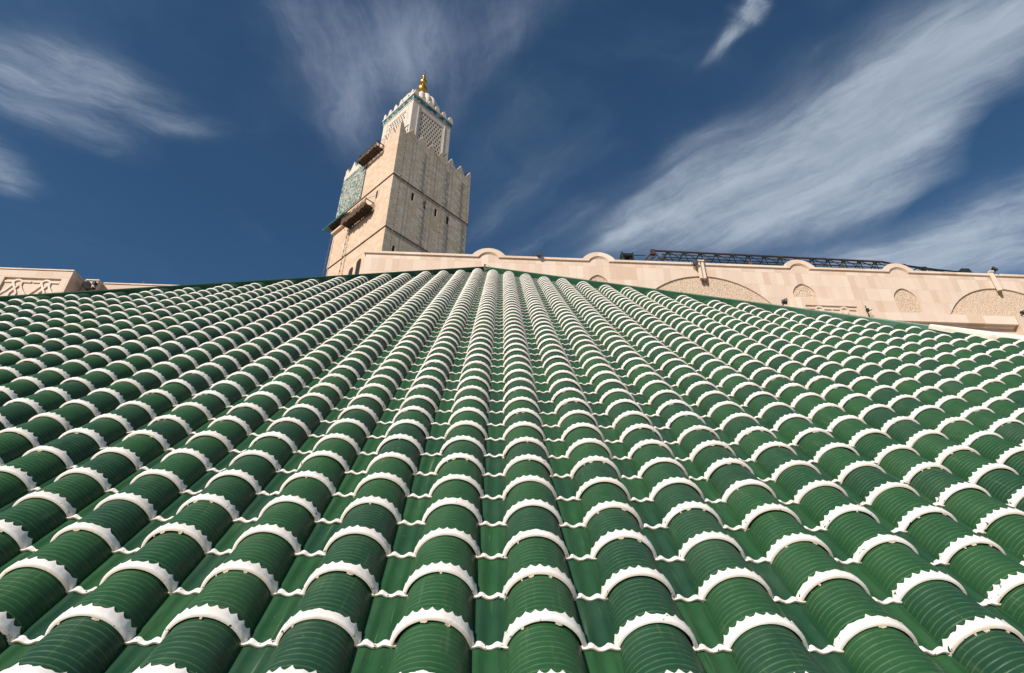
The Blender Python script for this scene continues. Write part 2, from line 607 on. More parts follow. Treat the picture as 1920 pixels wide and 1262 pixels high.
def visible_from(u):
    """lowest course worth building in the row at u: a good margin outside the picture"""
    t = 0.45
    if u < -1.2: t = max(t, 1.35 + (-u - 1.2) * 1.22 - 2.0)
    if u > 1.5: t = max(t, 1.35 + (u - 1.5) * 1.22 - 2.0)
    return t

def project(u, t, Hh):
    P = ROOF_O + np.array([u, 0, 0]) + roof_r * t + roof_n * Hh
    z = P @ Fv
    return CX + FPX * (P @ Rv) / z, CY - FPX * (P @ Uv) / z, z

covers, pans = [], []
for k in range(-36, 36):
    for kind, u in (("c", UG + (k + 0.5) * PITCHX), ("p", UG + k * PITCHX)):
        tmin = visible_from(u)
        i0 = int(math.ceil((tmin - T0) / LEN))
        i = i0
        while True:
            t = T0 + i * LEN
            hw = 0.10 if kind == "c" else 0.06
            lim = float(min(hip_t(u - hw), hip_t(u + hw)))
            if t > lim - (0.09 if kind == "c" else 0.05):
                break
            (covers if kind == "c" else pans).append((u, t))
            i += 1

def area(u, t):
    x, y, z = project(u, t + LEN / 2, 0.06)
    if z <= 0.2: return -1
    x0, y0, z0 = project(u, t, 0.06)
    x1, y1, z1 = project(u, t + LEN, 0.06)
    if z0 <= 0.1: return -1
    if x < -60 or x > 1980 or y > 1290: return 0
    w_ = FPX * 0.24 / z
    return abs(y0 - y1) * w_
def split(lst, n=100):
    order = sorted(range(len(lst)), key=lambda i: -area(*lst[i]))
    near = set(order[:n])
    return [lst[i] for i in range(len(lst)) if i in near], [lst[i] for i in range(len(lst)) if i not in near]
cov_near, cov_far = split(covers)
pan_near, pan_far = split(pans)

# nearest 100 of each: parts of their own
def mk(name, V, F, mat):
    me_o = npmesh(name, V, F, mat, roof)
    return me_o

tileV, tileF = tile_geo(41, 8)
def tilemesh(name, V, F, mat, mats=None):
    me = bpy.data.meshes.new(name)
    me.from_pydata([tuple(v) for v in V.tolist()], [], [tuple(f) for f in F.tolist()])
    me.materials.append(mat)
    if mats is not None:
        me.materials.append(mats[0])
        n0 = mats[1]
        me.polygons.foreach_set("material_index", [0 if i < n0 else 1 for i in range(len(me.polygons))])
    me.polygons.foreach_set("use_smooth", [True] * len(me.polygons))
    me.set_sharp_from_angle(angle=radians(42))
    me.update()
    return me
me_tile = tilemesh("cover_tile", tileV, tileF, M_GREEN)
me_edges = []
for s_ in range(14):
    V, F = edge_geo(8, s_, wear=(0.0, 0.10, 0.0, 0.2, 0.05, 0.0, 0.15, 0.6, 0.0, 0.1, 0.3, 0.0, 0.05, 0.1)[s_])
    n0 = len(F)
    if s_ in (0, 3, 4, 7, 10, 12):
        V2, F2 = mortar_geo(s_ + 50)
        F = np.concatenate([F, F2 + len(V)])
        V = np.concatenate([V, V2])
    me_edges.append(tilemesh("scalloped_edge", V, F, M_WHITE, (M_MORTAR, n0)))
pV, pF = pan_geo(25, 5)
me_pan = tilemesh("pan_tile", pV, pF, M_PAN)
me_pedges = [tilemesh("painted_edge", *pan_edge_geo(41, s_), M_WHITE) for s_ in range(4)]

def jit(o, u, t, amt=1.0):
    o.location = (u + rng.uniform(-0.0018, 0.0018) * amt, t + rng.uniform(-0.003, 0.003) * amt, rng.uniform(-0.0010, 0.0012) * amt)
    o.rotation_euler = (rng.uniform(-0.006, 0.006) * amt, rng.uniform(-0.012, 0.012) * amt, rng.uniform(-0.010, 0.010) * amt)

for (u, t) in cov_near:
    o = link(bpy.data.objects.new("cover_tile", me_tile), roof)
    jit(o, u, t)
    link(bpy.data.objects.new("scalloped_edge", me_edges[int(rng.integers(0, 14))]), o)
for (u, t) in pan_near:
    o = link(bpy.data.objects.new("pan_tile", me_pan), roof)
    jit(o, u, t, 0.6)
    link(bpy.data.objects.new("painted_edge", me_pedges[int(rng.integers(0, 4))]), o)

# the rest of the field, merged
def field(name, places, geos, mat, parent, amt=1.0, seed=1):
    rg = np.random.default_rng(seed)
    Vs, Fs, base = [], [], 0
    for (u, t) in places:
        V, F = geos[int(rg.integers(0, len(geos)))]
        a, b_, c = rg.uniform(-0.006, 0.006) * amt, rg.uniform(-0.012, 0.012) * amt, rg.uniform(-0.010, 0.010) * amt
        x, y, z = V[:, 0], V[:, 1], V[:, 2]
        X = x + b_ * z - c * y + u + rg.uniform(-0.0018, 0.0018) * amt
        Y = y - a * z + c * x + t + rg.uniform(-0.003, 0.003) * amt
        Z = z + a * y - b_ * x + rg.uniform(-0.0010, 0.0012) * amt
        lim = hip_t(X) + 0.03
        Y = np.minimum(Y, lim)
        Vs.append(np.stack([X, Y, Z], 1))
        Fs.append(F + base)
        base += len(V)
    return npmesh(name, np.concatenate(Vs), np.concatenate(Fs), mat, parent)

g_tile = [tile_geo(19, 4)]
g_edge = [edge_geo(4, s_ + 20, wear=(0.0, 0.06, 0.15, 0.0, 0.05)[s_ % 5]) for s_ in range(24)]
f1 = field("cover_tile", cov_far, g_tile, M_GREEN, roof, seed=5)
tag(f1, kind="stuff")
f2 = field("scalloped_edge", cov_far, g_edge, M_WHITE, f1, seed=5)
tag(f2, kind="stuff")
g_pan = [pan_geo(13, 3)]
g_pe = [pan_edge_geo(19, s_ + 9) for s_ in range(4)]
f3 = field("pan_tile", pan_far, g_pan, M_PAN, roof, 0.6, seed=6)
tag(f3, kind="stuff")
f4 = field("painted_edge", pan_far, g_pe, M_WHITE, f3, 0.6, seed=6)
tag(f4, kind="stuff")

# mortar lumps under the far rims
mg = [mortar_geo(s_ + 80) for s_ in range(8)]
near_band = [p for p in cov_far if p[1] < 4.5]
f5 = field("mortar", [p for p in near_band if rng.uniform() < 0.5], mg, M_MORTAR, roof, seed=9)
tag(f5, kind="stuff")

# flashing along the hips
M_FLASH, t_, b_ = material("green_painted_flashing")
co = roofcoord(t_)
x_, y_, z_ = t_.xyz(co)
n_, _ = t_.noise(co, 3.0, 5, 0.6)
n2_, _ = t_.noise(co, 1.3, 3, 0.6)
colf = t_.mix(t_.step(n_, 0.3, 0.7), c4(0.017, 0.068, 0.036), c4(0.022, 0.095, 0.045))
# paler, patchy green towards the low end of the right hip
pale_low = t_.step(t_.m('ADD', x_, t_.m('MULTIPLY', n2_, 2.2)), 4.3, 6.4, 0.0, 0.75)
colf = t_.mix(pale_low, colf, c4(0.16, 0.28, 0.22))
spk, _ = t_.noise(co, 14, 2, 0.5)
colf = t_.mix(t_.step(spk, 0.72, 0.76, 0, 0.6), colf, c4(0.3, 0.4, 0.34))
t_.put(b_.inputs["Base Color"], colf)
b_.inputs["Roughness"].default_value = 0.5
bump(t_, b_, n_, 0.3, 0.01)

TB = 0.55
uL = a_u + (TB - a_t) / kl
uR = a_u + (TB - a_t) / kr
def hipbar(name, ua, ta, ub, tb, z0, z1, w0, w1, mat):
    """bar along the hip, its inner face on the hip line, w outwards"""
    d = np.array([ub - ua, tb - ta]); L = np.linalg.norm(d); d /= L
    nrm = np.array([-d[1], d[0]])
    mid = np.array([a_u, a_t - 5])
    if (np.array([ua, ta]) - mid) @ nrm < 0: nrm = -nrm
    m = MB()
    N = 14
    for k in range(N):
        s0, s1 = L * k / N + (0.004 if k else 0), L * (k + 1) / N
        # each length of flashing is a folded sheet: upright, then a sloped top
        prof = [(w0, z0), (w0, z1 - 0.012), (w0 + 0.012, z1), (w1, z1 - 0.03), (w1 + 0.18, z0 + 0.02), (w1 + 0.17, z0)]
        vs = []
        for s_ in (s0, s1):
            for (o_, z) in prof:
                p = np.array([ua, ta]) + d * s_ + nrm * o_
                vs.append((p[0], p[1], z))
        n = len(prof)
        fs = [(i, (i + 1) % n, (i + 1) % n + n, i + n) for i in range(n)] + [tuple(range(n)), tuple(range(2 * n - 1, n - 1, -1))]
        m.add(vs, fs)
    return m.build(name, mat, roof)
hipbar("hip_flashing", a_u, a_t, uL, TB, -0.06, HT, 0.0, 0.14, M_FLASH)
hipbar("hip_flashing", a_u, a_t, uR, TB, -0.06, HT, 0.0, 0.14, M_FLASH)
# clips and a loop of wire where the two flashings meet
mm = MB()
mm.box(a_u - 0.02, a_u + 0.02, a_t - 0.03, a_t + 0.05, 0.0, HT + 0.05)
mm.tube([(a_u + 0.02 + 0.14 * sin(q) * (0.4 + q / 4), a_t - 0.10 - 0.05 * q, 0.16 - 0.03 * q) for q in np.linspace(0, 3.1, 14)], 0.006, 6)
mm.build("joint_strip", M_MORTAR, roof)

# added cream strip: glare on the low right hip as shape and colour
M_CREAM = simple("cream_glare", (0.84, 0.80, 0.67), 0.75, var=0.08, scale=5, bmp=0.4, dist=0.02)
u0, t0 = roofpt(1750, 607, HT)
d = np.array([uR - a_u, TB - a_t]); d /= np.linalg.norm(d)
nr = np.array([-d[1], d[0]])
if nr[1] < 0: nr = -nr
sA = (np.array([u0 - a_u, t0 - a_t]) @ d)
V, F = [], []
NS = 60
Ltot = np.linalg.norm([uR - a_u, TB - a_t])
for k in range(NS + 1):
    f = k / NS
    s_ = sA + (Ltot - sA) * f
    g = min(1.0, (s_ - sA) / 1.5)
    wob = 0.012 * sin(s_ * 5) + rng.uniform(-0.006, 0.006)
    inn = -0.008 - (0.034 + wob) * g
    zt = HT + 0.006 + 0.010 * g
    zi = HT * (1 - g) * 0.9 - 0.03
    prof = [(inn + 0.01, zi - 0.03 * g), (inn, zi), (inn + 0.02 * g, zt - 0.02 * g - 0.01), (0.05, zt), (0.13, zt - 0.01), (0.20, zt - 0.05), (0.30, 0.0)]
    for (o_, z) in prof:
        p = np.array([a_u, a_t]) + d * s_ + nr * o_
        V.append((p[0], p[1], z))
npmesh("glare_strip", np.array(V), grid_faces(NS + 1, 7)[:, ::-1], M_CREAM, roof)

# the body of the roof under the tiles and its hidden faces
M_DECK = simple("dark_roof_deck", (0.02, 0.045, 0.03), 0.9)
zb = -0.035
Ap = np.array([a_u, a_t, zb])
def w2r(P):
    d = np.asarray(P) - ROOF_O
    return np.array([d[0], d @ roof_r, d @ roof_n])
def r2w(p):
    return ROOF_O + np.array([p[0], 0, 0]) + roof_r * p[1] + roof_n * p[2]
TE = 0.2
eL = a_u + (TE - a_t) / kl
eR = a_u + (TE - a_t) / kr
Lw, Rw, Aw = r2w((eL, TE, zb)), r2w((eR, TE, zb)), r2w(Ap)
zE = Lw[2]
run = (Aw[2] - zE) / math.tan(TH)
Bl = np.array([Lw[0], Aw[1] + run, zE]); Br = np.array([Rw[0], Aw[1] + run, zE])
m = MB()
pts = [w2r(p) for p in (Aw, Lw, Rw, Br, Bl)]
m.add(pts, [(0, 1, 2), (0, 2, 3), (0, 3, 4), (0, 4, 1)])
m.build("roof_deck", M_DECK, roof, fix=False)

# ------------------------------------------------------------------ stone materials
def stone_mat(name, c1, c2, bw, bh, mortar=(0.4, 0.33, 0.26), msize=0.008, streak=0.2, rough=0.75, stainc=(0.25, 0.2, 0.15), vert=True, tint=1.0, face=None, cracks=0.0):
    """stone slabs: coordinates are along the wall and up"""
    m, t, b = material(name)
    tc = t.node("ShaderNodeTexCoord").outputs["Object"]
    x, y, z = t.xyz(tc)
    if face == 'y':
        h = y
    elif face == 'xy':
        h = t.m('ADD', x, y)
    else:
        h = x
    v = t.comb(h, z, 0.0)
    br = t.node("ShaderNodeTexBrick")
    br.offset = 0.5
    t.put(br.inputs["Vector"], v)
    br.inputs["Color1"].default_value = c4(*c1)
    br.inputs["Color2"].default_value = c4(*c2)
    br.inputs["Mortar"].default_value = c4(*mortar)
    br.inputs["Scale"].default_value = 1.0
    br.inputs["Mortar Size"].default_value = msize
    br.inputs["Mortar Smooth"].default_value = 0.3
    br.inputs["Brick Width"].default_value = bw
    br.inputs["Row Height"].default_value = bh
    col = br.outputs["Color"]
    # a second, coarser draw so that neighbouring slabs differ more
    fx = t.m('FLOOR', t.m('DIVIDE', h, bw * 0.5))
    fz = t.m('FLOOR', t.m('DIVIDE', z, bh))
    wn = t.node("ShaderNodeTexWhiteNoise", noise_dimensions='2D')
    t.put(wn.inputs["Vector"], t.comb(fx, fz))
    r = wn.outputs["Value"]
    col = t.mix(t.m('MULTIPLY', t.step(r, 0.45, 1.0), 0.55 * tint), col, c4(c1[0] * 1.12, c1[1] * 1.2, c1[2] * 1.3))
    col = t.mix(t.m('MULTIPLY', t.step(r, 0.3, 0.0), 0.5 * tint), col, c4(c2[0] * 0.9, c2[1] * 0.78, c2[2] * 0.66))
    # veins along the slabs and soft weathering
    if vert:
        vv = t.comb(t.m('MULTIPLY', h, 5.5), t.m('MULTIPLY', z, 0.5), y)
    else:
        vv = t.comb(t.m('MULTIPLY', h, 0.35), t.m('MULTIPLY', z, 2.2), y)
    n, _ = t.noise(vv, 1.0, 6, 0.65, 0.5)
    col = t.mix(t.step(n, 0.5, 0.85, 0, streak * 2.5), col, c4(*stainc))
    col = t.mix(t.step(n, 0.45, 0.2, 0, streak * 1.5), col, c4(min(1, c1[0] * 1.25), min(1, c1[1] * 1.25), min(1, c1[2] * 1.25)))
    n2, _ = t.noise(tc, 0.35, 5, 0.6)
    col = t.mix(t.step(n2, 0.45, 0.8, 0, 0.3), col, t.mix(0.6, col, c4(*stainc)))
    n3, _ = t.noise(tc, 9.0, 4, 0.7)
    col = t.mix(0.35, col, t.mix(n3, c4(0.7, 0.7, 0.7), c4(1.3, 1.3, 1.3)), 'MULTIPLY')
    t.put(b.inputs["Base Color"], col)
    b.inputs["Roughness"].default_value = rough
    hgt = t.m('ADD', t.m('MULTIPLY', br.outputs["Fac"], -1.0), t.m('MULTIPLY', n3, 0.5))
    bump(t, b, hgt, 0.4, 0.02)
    return m

M_WALL = stone_mat("pink_travertine", (0.64, 0.50, 0.395), (0.57, 0.43, 0.335), 0.92, 1.05, mortar=(0.50, 0.38, 0.29), msize=0.008, streak=0.16, stainc=(0.54, 0.40, 0.30), tint=0.8)
M_TRIM = stone_mat("travertine_trim", (0.66, 0.525, 0.42), (0.62, 0.48, 0.375), 2.2, 9.0, mortar=(0.55, 0.42, 0.32), msize=0.008, streak=0.1, stainc=(0.5, 0.38, 0.28))
M_TSUN = stone_mat("tower_stone", (0.60, 0.44, 0.315), (0.55, 0.395, 0.275), 2.1, 0.95, mortar=(0.40, 0.29, 0.19), msize=0.03, streak=0.13, stainc=(0.27, 0.20, 0.14), vert=False, face='xy', tint=0.7)
def shaded_stone_mat():
    m = stone_mat("shaded_tower_stone", (0.53, 0.455, 0.355), (0.44, 0.37, 0.28), 2.3, 0.95, mortar=(0.17, 0.135, 0.10), msize=0.04, streak=0.22, stainc=(0.22, 0.175, 0.13), vert=False, tint=0.8, cracks=1.0)  # greyer, darker base: the right face's weaker light put into the colour
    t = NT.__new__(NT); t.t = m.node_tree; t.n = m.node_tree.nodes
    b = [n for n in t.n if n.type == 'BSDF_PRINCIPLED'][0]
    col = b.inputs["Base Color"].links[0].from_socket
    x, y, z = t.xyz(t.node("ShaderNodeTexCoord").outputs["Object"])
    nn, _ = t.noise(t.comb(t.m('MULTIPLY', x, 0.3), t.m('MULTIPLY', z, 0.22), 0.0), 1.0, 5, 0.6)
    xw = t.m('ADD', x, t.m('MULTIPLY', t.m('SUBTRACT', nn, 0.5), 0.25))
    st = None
    for c, wd, a in ((4.7, 0.30, 0.62), (5.7, 0.22, 0.5), (11.6, 0.20, 0.5), (12.7, 0.33, 0.62), (13.5, 0.18, 0.35), (17.3, 0.28, 0.6), (18.4, 0.30, 0.55), (2.6, 0.14, 0.3), (21.9, 0.15, 0.25)):  # upright dark stripes: shadows of the hoist ropes painted on the stone
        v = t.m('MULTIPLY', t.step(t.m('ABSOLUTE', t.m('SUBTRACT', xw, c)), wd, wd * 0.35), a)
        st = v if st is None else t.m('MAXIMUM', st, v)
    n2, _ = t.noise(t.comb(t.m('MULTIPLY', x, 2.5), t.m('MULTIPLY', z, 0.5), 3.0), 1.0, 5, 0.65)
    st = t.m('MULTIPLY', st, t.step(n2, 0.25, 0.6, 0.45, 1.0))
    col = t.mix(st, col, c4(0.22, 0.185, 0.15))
    # run-off in fine random drips, and warm patches
    n3, _ = t.noise(t.comb(t.m('MULTIPLY', x, 3.2), t.m('MULTIPLY', z, 0.12), 8.0), 1.0, 5, 0.7)
    col = t.mix(t.step(n3, 0.56, 0.78, 0, 0.4), col, c4(0.24, 0.20, 0.155))
    n4, _ = t.noise(t.comb(x, z, 4.0), 0.16, 4, 0.6)
    col = t.mix(t.step(n4, 0.50, 0.68, 0, 0.5), col, c4(0.42, 0.31, 0.195))
    t.put(b.inputs["Base Color"], col)
    return m
M_TSHADE = shaded_stone_mat()
M_TWHITE = simple("white_marble", (0.60, 0.52, 0.44), 0.6, var=0.10, scale=1.2, bmp=0.1)
M_DARK = simple("inner_shade", (0.012, 0.011, 0.011), 0.9, var=0.2, bmp=0)
M_STEEL = simple("dark_green_steel", (0.018, 0.026, 0.022), 0.55, 0.3, var=0.5, scale=2, bmp=0.1)
M_RUST = simple("rusty_primer", (0.050, 0.020, 0.016), 0.75, var=0.4, scale=3, bmp=0.2)
M_BLACK = simple("black_housing", (0.014, 0.014, 0.016), 0.45, var=0.2, bmp=0)
M_WOOD = simple("scaffold_wood", (0.085, 0.045, 0.026), 0.85, var=0.5, scale=2.5, bmp=0.4)
M_NET = simple("brown_netting", (0.085, 0.050, 0.032), 0.9, var=0.5, scale=3, bmp=0.4)
M_GOLD = simple("gilded_copper", (0.56, 0.32, 0.075), 0.38, 1.0, var=0.12, scale=1.5, bmp=0.06, dist=0.05)
M_GLASS = simple("lamp_glass", (0.10, 0.11, 0.12), 0.1, 0.0, var=0.1, bmp=0)
M_BRONZE = simple("aged_bronze", (0.22, 0.13, 0.055), 0.55, 0.5, var=0.4, scale=10, bmp=0.3)
M_ROPE = simple("hoist_rope", (0.13, 0.10, 0.075), 0.9, var=0.3, scale=4, bmp=0.2)

def carved_mat(name, c):
    m, t, b = material(name)
    tc = t.node("ShaderNodeTexCoord").outputs["Object"]
    n, _ = t.noise(tc, 5.0, 5, 0.6)
    t.put(b.inputs["Base Color"], t.mix(n, c4(c[0] * 0.85, c[1] * 0.82, c[2] * 0.78), c4(*c)))
    b.inputs["Roughness"].default_value = 0.85
    n2, _ = t.noise(tc, 26, 3, 0.6)
    bump(t, b, n2, 0.5, 0.03)
    return m
M_CARVE = carved_mat("carved_plaster", (0.61, 0.475, 0.365))

# ------------------------------------------------------------------ ground
M_GROUND, t_, b_ = material("paved_ground")
tc_ = t_.node("ShaderNodeTexCoord").outputs["Object"]
bk = t_.node("ShaderNodeTexBrick")
t_.put(bk.inputs["Vector"], tc_)
bk.inputs["Scale"].default_value = 0.5
bk.inputs["Color1"].default_value = c4(0.42, 0.36, 0.29)
bk.inputs["Color2"].default_value = c4(0.36, 0.30, 0.24)
bk.inputs["Mortar"].default_value = c4(0.2, 0.17, 0.14)
ng, _ = t_.noise(tc_, 0.05, 5, 0.6)
t_.put(b_.inputs["Base Color"], t_.mix(0.4, bk.outputs["Color"], t_.mix(ng, c4(0.6, 0.6, 0.6), c4(1.3, 1.3, 1.3)), 'MULTIPLY'))
b_.inputs["Roughness"].default_value = 0.8
GZ = -26.0
g = MB().add([(-2500, -2500, GZ), (2500, -2500, GZ), (2500, 2500, GZ), (-2500, 2500, GZ)], [(0, 1, 2, 3)]).build("ground", M_GROUND)
tag(g, kind="structure")

# walls carrying the tiled roof, and its eave
m = MB()
x0, x1, y0, y1 = Lw[0] + 0.4, Rw[0] - 0.4, Lw[1] + 0.4, Bl[1] - 0.4
m.box(x0, x1, y0, y1, GZ, zE - 0.25)
o = m.build("wall", M_WALL)
o.parent = roof
o.matrix_parent_inverse = Matrix.Rotation(TH, 4, 'X').inverted() @ Matrix.Translation(-Vector(ROOF_O))
m = MB()
m.box(Lw[0] - 0.1, Rw[0] + 0.1, Lw[1] - 0.1, Bl[1] + 0.1, zE - 0.25, zE - 0.02)
o = m.build("eave", M_TRIM)
o.parent = roof
o.matrix_parent_inverse = Matrix.Rotation(TH, 4, 'X').inverted() @ Matrix.Translation(-Vector(ROOF_O))

# ------------------------------------------------------------------ stone building behind, in its own frame: x along, y away, z up
BA = radians(1.07)
WO = Vector((0, 32.0, 0))
hall = empty("stone_building", (WO.x, WO.y, GZ), (0, 0, BA))
tag(hall, "long pink stone building with blind arches and round headed bumps on its parapet", "building")
def frame_pt(px, py, d=0.0, O=WO, ang=BA, gz=GZ):
    Adir = np.array([cos(ang), sin(ang), 0]); Nn = np.array([-sin(ang), cos(ang), 0])
    r = ray(px, py)
    O = np.array([O[0], O[1], 0.0])
    k = (O @ Nn + d) / (r @ Nn)
    P = r * k
    return float((P - O) @ Adir), float(P[2] - gz)
ZT = 25.82 - GZ                           # underside of the coping
XL, XR = -9.2, 62.0
XB = [-0.9, 6.65, 13.75 + 0.0, 20.65, 27.7, 41.6, 48.6]
XB = [-0.9, 6.65, 20.65, 27.7, 41.7, 48.7]
def arc_pts(cx, half, sag, z, n=16, rev=False):
    R_ = (half * half + sag * sag) / (2 * sag)
    a = math.asin(min(1, half / R_))
    ps = [(cx + R_ * sin(q), z + sag - R_ + R_ * cos(q)) for q in np.linspace(-a, a, n)]
    return ps[::-1] if rev else ps
def top_line(half, sag, z, xa=XL, xb=XR, n=18):
    pts = [(xa, z)]
    for xc in XB:
        pts += arc_pts(xc, half, sag, z, n)
    pts.append((xb, z))
    return pts
low = top_line(0.70, 0.43, ZT)
PT = 0.75                                 # parapet thickness
# blind arches cut 0.16 m into the face
BC = 34.3
def big_arch(cx, zt, half, sag, zb_, n=40):
    return arc_pts(cx, half, sag, zt - sag, n) + [(cx + half, zb_), (cx - half, zb_)]
def pointed(cx, zt, half, h, zb_):
    pts = []
    for q in np.linspace(0, 1, 14):
        a = radians(180 - 62 * q)
        Rr = half * 1.75
        pts.append((cx - half + Rr + Rr * cos(a), zt - h + Rr * sin(a) * h / (Rr * sin(radians(118)))))
    lft = [(min(x, cx), z) for x, z in pts]
    lft[-1] = (cx, zt)
    rgt = [(2 * cx - x, z) for x, z in reversed(lft[:-1])]
    return [(cx - half, zb_)] + lft + rgt + [(cx + half, zb_)]
def zz(z): return z - GZ
arch_holes = [big_arch(13.75, zz(24.92), 4.55, 2.45, zz(21.7)), big_arch(34.3, zz(24.78), 4.2, 2.5, zz(22.48)),
              big_arch(-6.9 + 0.2, zz(24.92) - 3.0, 1.6, 1.2, zz(20)),
              big_arch(55.2, zz(24.78), 4.2, 2.4, zz(22.48))]
niche = [pointed(6.5, zz(24.72), 0.72, 0.85, zz(23.4)), pointed(20.53, zz(24.58), 0.78, 0.9, zz(23.46)), pointed(27.52, zz(24.50), 0.82, 0.95, zz(22.52)),
         pointed(41.6, zz(24.50), 0.82, 0.95, zz(22.52)), pointed(48.7, zz(24.50), 0.82, 0.95, zz(22.52))]
holes = arch_holes + niche
outl = [(XL, 0.0)] + low + [(XR, 0.0)]
outl = [(XL, 0.0), (XR, 0.0)] + low[::-1]
m = MB()
m.prism(outl, 0.0, 0.14, holes)
m.prism([(XL + 0.002, 0.0), (XR - 0.002, 0.0)] + [(x, z - 0.003) for x, z in low[::-1]], 0.60, PT - 0.01)
m.box(XL + 0.003, XL + 0.45, 0.14, 0.6, 0.0, ZT - 0.01)
m.box(XR - 0.45, XR - 0.003, 0.14, 0.6, 0.0, ZT - 0.01)
# rear bulk of the building
m.box(XL + 0.01, XR - 0.01, PT, 24.0, 0.0, ZT - 1.4)
m.build("wall", M_WALL, hall)

# coping: front face 0.17 high, 0.11 proud, following the bumps
def ribbon(m, lo, hi, y0, y1):
    n = len(lo)
    vs = []
    for (x, z), (X, Z) in zip(lo, hi):
        vs += [(x, y0, z), (X, y0, Z), (X, y1, Z), (x, y1, z)]
    fs = []
    for i in range(n - 1):
        a, b = i * 4, i * 4 + 4
        for k in range(4):
            fs.append((a + k, a + (k + 1) % 4, b + (k + 1) % 4, b + k))
    fs += [(0, 1, 2, 3), tuple(reversed((n * 4 - 4, n * 4 - 3, n * 4 - 2, n * 4 - 1)))]
    m.add(vs, fs)
def both(half_i, sag_i, half_o, sag_o, zi, zo, xa=XL, xb=XR):
    n = 20
    lo, hi = [(xa, zi)], [(xa, zo)]
    for xc in XB:
        lo += arc_pts(xc, half_i, sag_i, zi, n)
        hi += arc_pts(xc, half_o, sag_o, zo, n)
    return lo + [(xb, zi)], hi + [(xb, zo)]
m = MB()
lo, hi = both(0.70, 0.43, 1.12, 0.60, ZT, ZT + 0.17, XL - 0.11, XR)
ribbon(m, lo, hi, -0.115, PT)
lo, hi = both(0.665, 0.405, 0.72, 0.445, ZT - 0.045, ZT + 0.01, XL - 0.05, XR)
ribbon(m, lo, hi, -0.055, 0.05)
m.build("coping", M_TRIM, hall)

# carved fillings: a real relief of scrolls and leaves
def vnoise(shape, cell, seed):
    rg = np.random.default_rng(seed)
    gy, gx = int(shape[0] / cell) + 3, int(shape[1] / cell) + 3
    g = rg.uniform(0, 1, (gy, gx))
    y = np.arange(shape[0]) / cell; x = np.arange(shape[1]) / cell
    yi, xi = y.astype(int), x.astype(int)
    fy, fx = (y - yi)[:, None], (x - xi)[None, :]
    fy, fx = fy * fy * (3 - 2 * fy), fx * fx * (3 - 2 * fx)
    a, b = g[yi][:, xi], g[yi][:, xi + 1]
    c, d = g[yi + 1][:, xi], g[yi + 1][:, xi + 1]
    return (a * (1 - fx) + b * fx) * (1 - fy) + (c * (1 - fx) + d * fx) * fy
def relief(name, poly, y_back, depth, step, mat, parent, seed=3, scale=1.0):
    xs = [p[0] for p in poly]; zs = [p[1] for p in poly]
    X = np.arange(min(xs) - step, max(xs) + 2 * step, step); Z = np.arange(min(zs) - step, max(zs) + 2 * step, step)
    sh = (len(Z), len(X))
    c1 = 0.16 * scale / step
    n1, n2 = vnoise(sh, c1, seed), vnoise(sh, c1, seed + 1)
    n3 = vnoise(sh, c1 * 0.45, seed + 2)
    gx, gz = np.meshgrid(X, Z)
    # coiling tendrils: contour lines of warped sines
    k = 2 * pi / (0.42 * scale)
    f = np.sin(gx * k + 4.5 * n1) * np.sin(gz * k + 4.5 * n2) + 0.9 * (n3 - 0.5)
    h = 1 / (1 + np.exp(-(0.22 - np.abs(f)) * 14))
    leaf = 1 / (1 + np.exp(-(np.abs(f) - 0.72) * 12))
    h = np.clip(h + 0.8 * leaf, 0, 1)
    V = np.stack([gx.ravel(), (y_back - depth * h).ravel(), gz.ravel()], 1)
    return npmesh(name, V, grid_faces(sh[0], sh[1]), mat, parent)
def lip(poly, closed_bottom, inset=0.10):
    pass
for k, hpoly in enumerate(arch_holes):
    if k == 2:
        continue
    o = relief("carved_tympanum", hpoly, 0.125, 0.045, 0.030, M_CARVE, hall, seed=3 + k * 7, scale=0.52)
for k, hpoly in enumerate(niche):
    relief("carved_niche", hpoly, 0.125, 0.045, 0.026, M_CARVE, hall, seed=40 + k * 5, scale=0.55 if k != 1 else 1.2)
MB().add([(-9.0, 0.135, 20), (0, 0.135, 20), (0, 0.135, 50), (-9.0, 0.135, 50)], [(0, 1, 2, 3)])
def roll(m, path, r, y):
    m.tube([(x, y, z) for x, z in path], r, 8)
# long projecting lintel on the right
x0, z1 = frame_pt(1633, 584.5, -0.45); x1, _ = frame_pt(1902, 593, -0.45)
_, z0 = frame_pt(1750, 603.2, -0.45)
m = MB()
m.box(x0, x1, -0.45, -0.001, z0, z1)
m.box(x0 + 0.1, x1 - 0.1, -0.22, -0.001, z0 - 0.12, z0 - 0.001)
m.build("lintel", M_TRIM, hall)
# pier right of it
xp0, zp = frame_pt(1900, 586, -0.30)
m = MB()
m.box(x1 + 0.03, x1 + 3.6, -0.52, -0.001, 0.0, z1 + 0.02)
m.build("pier", M_WALL, hall)

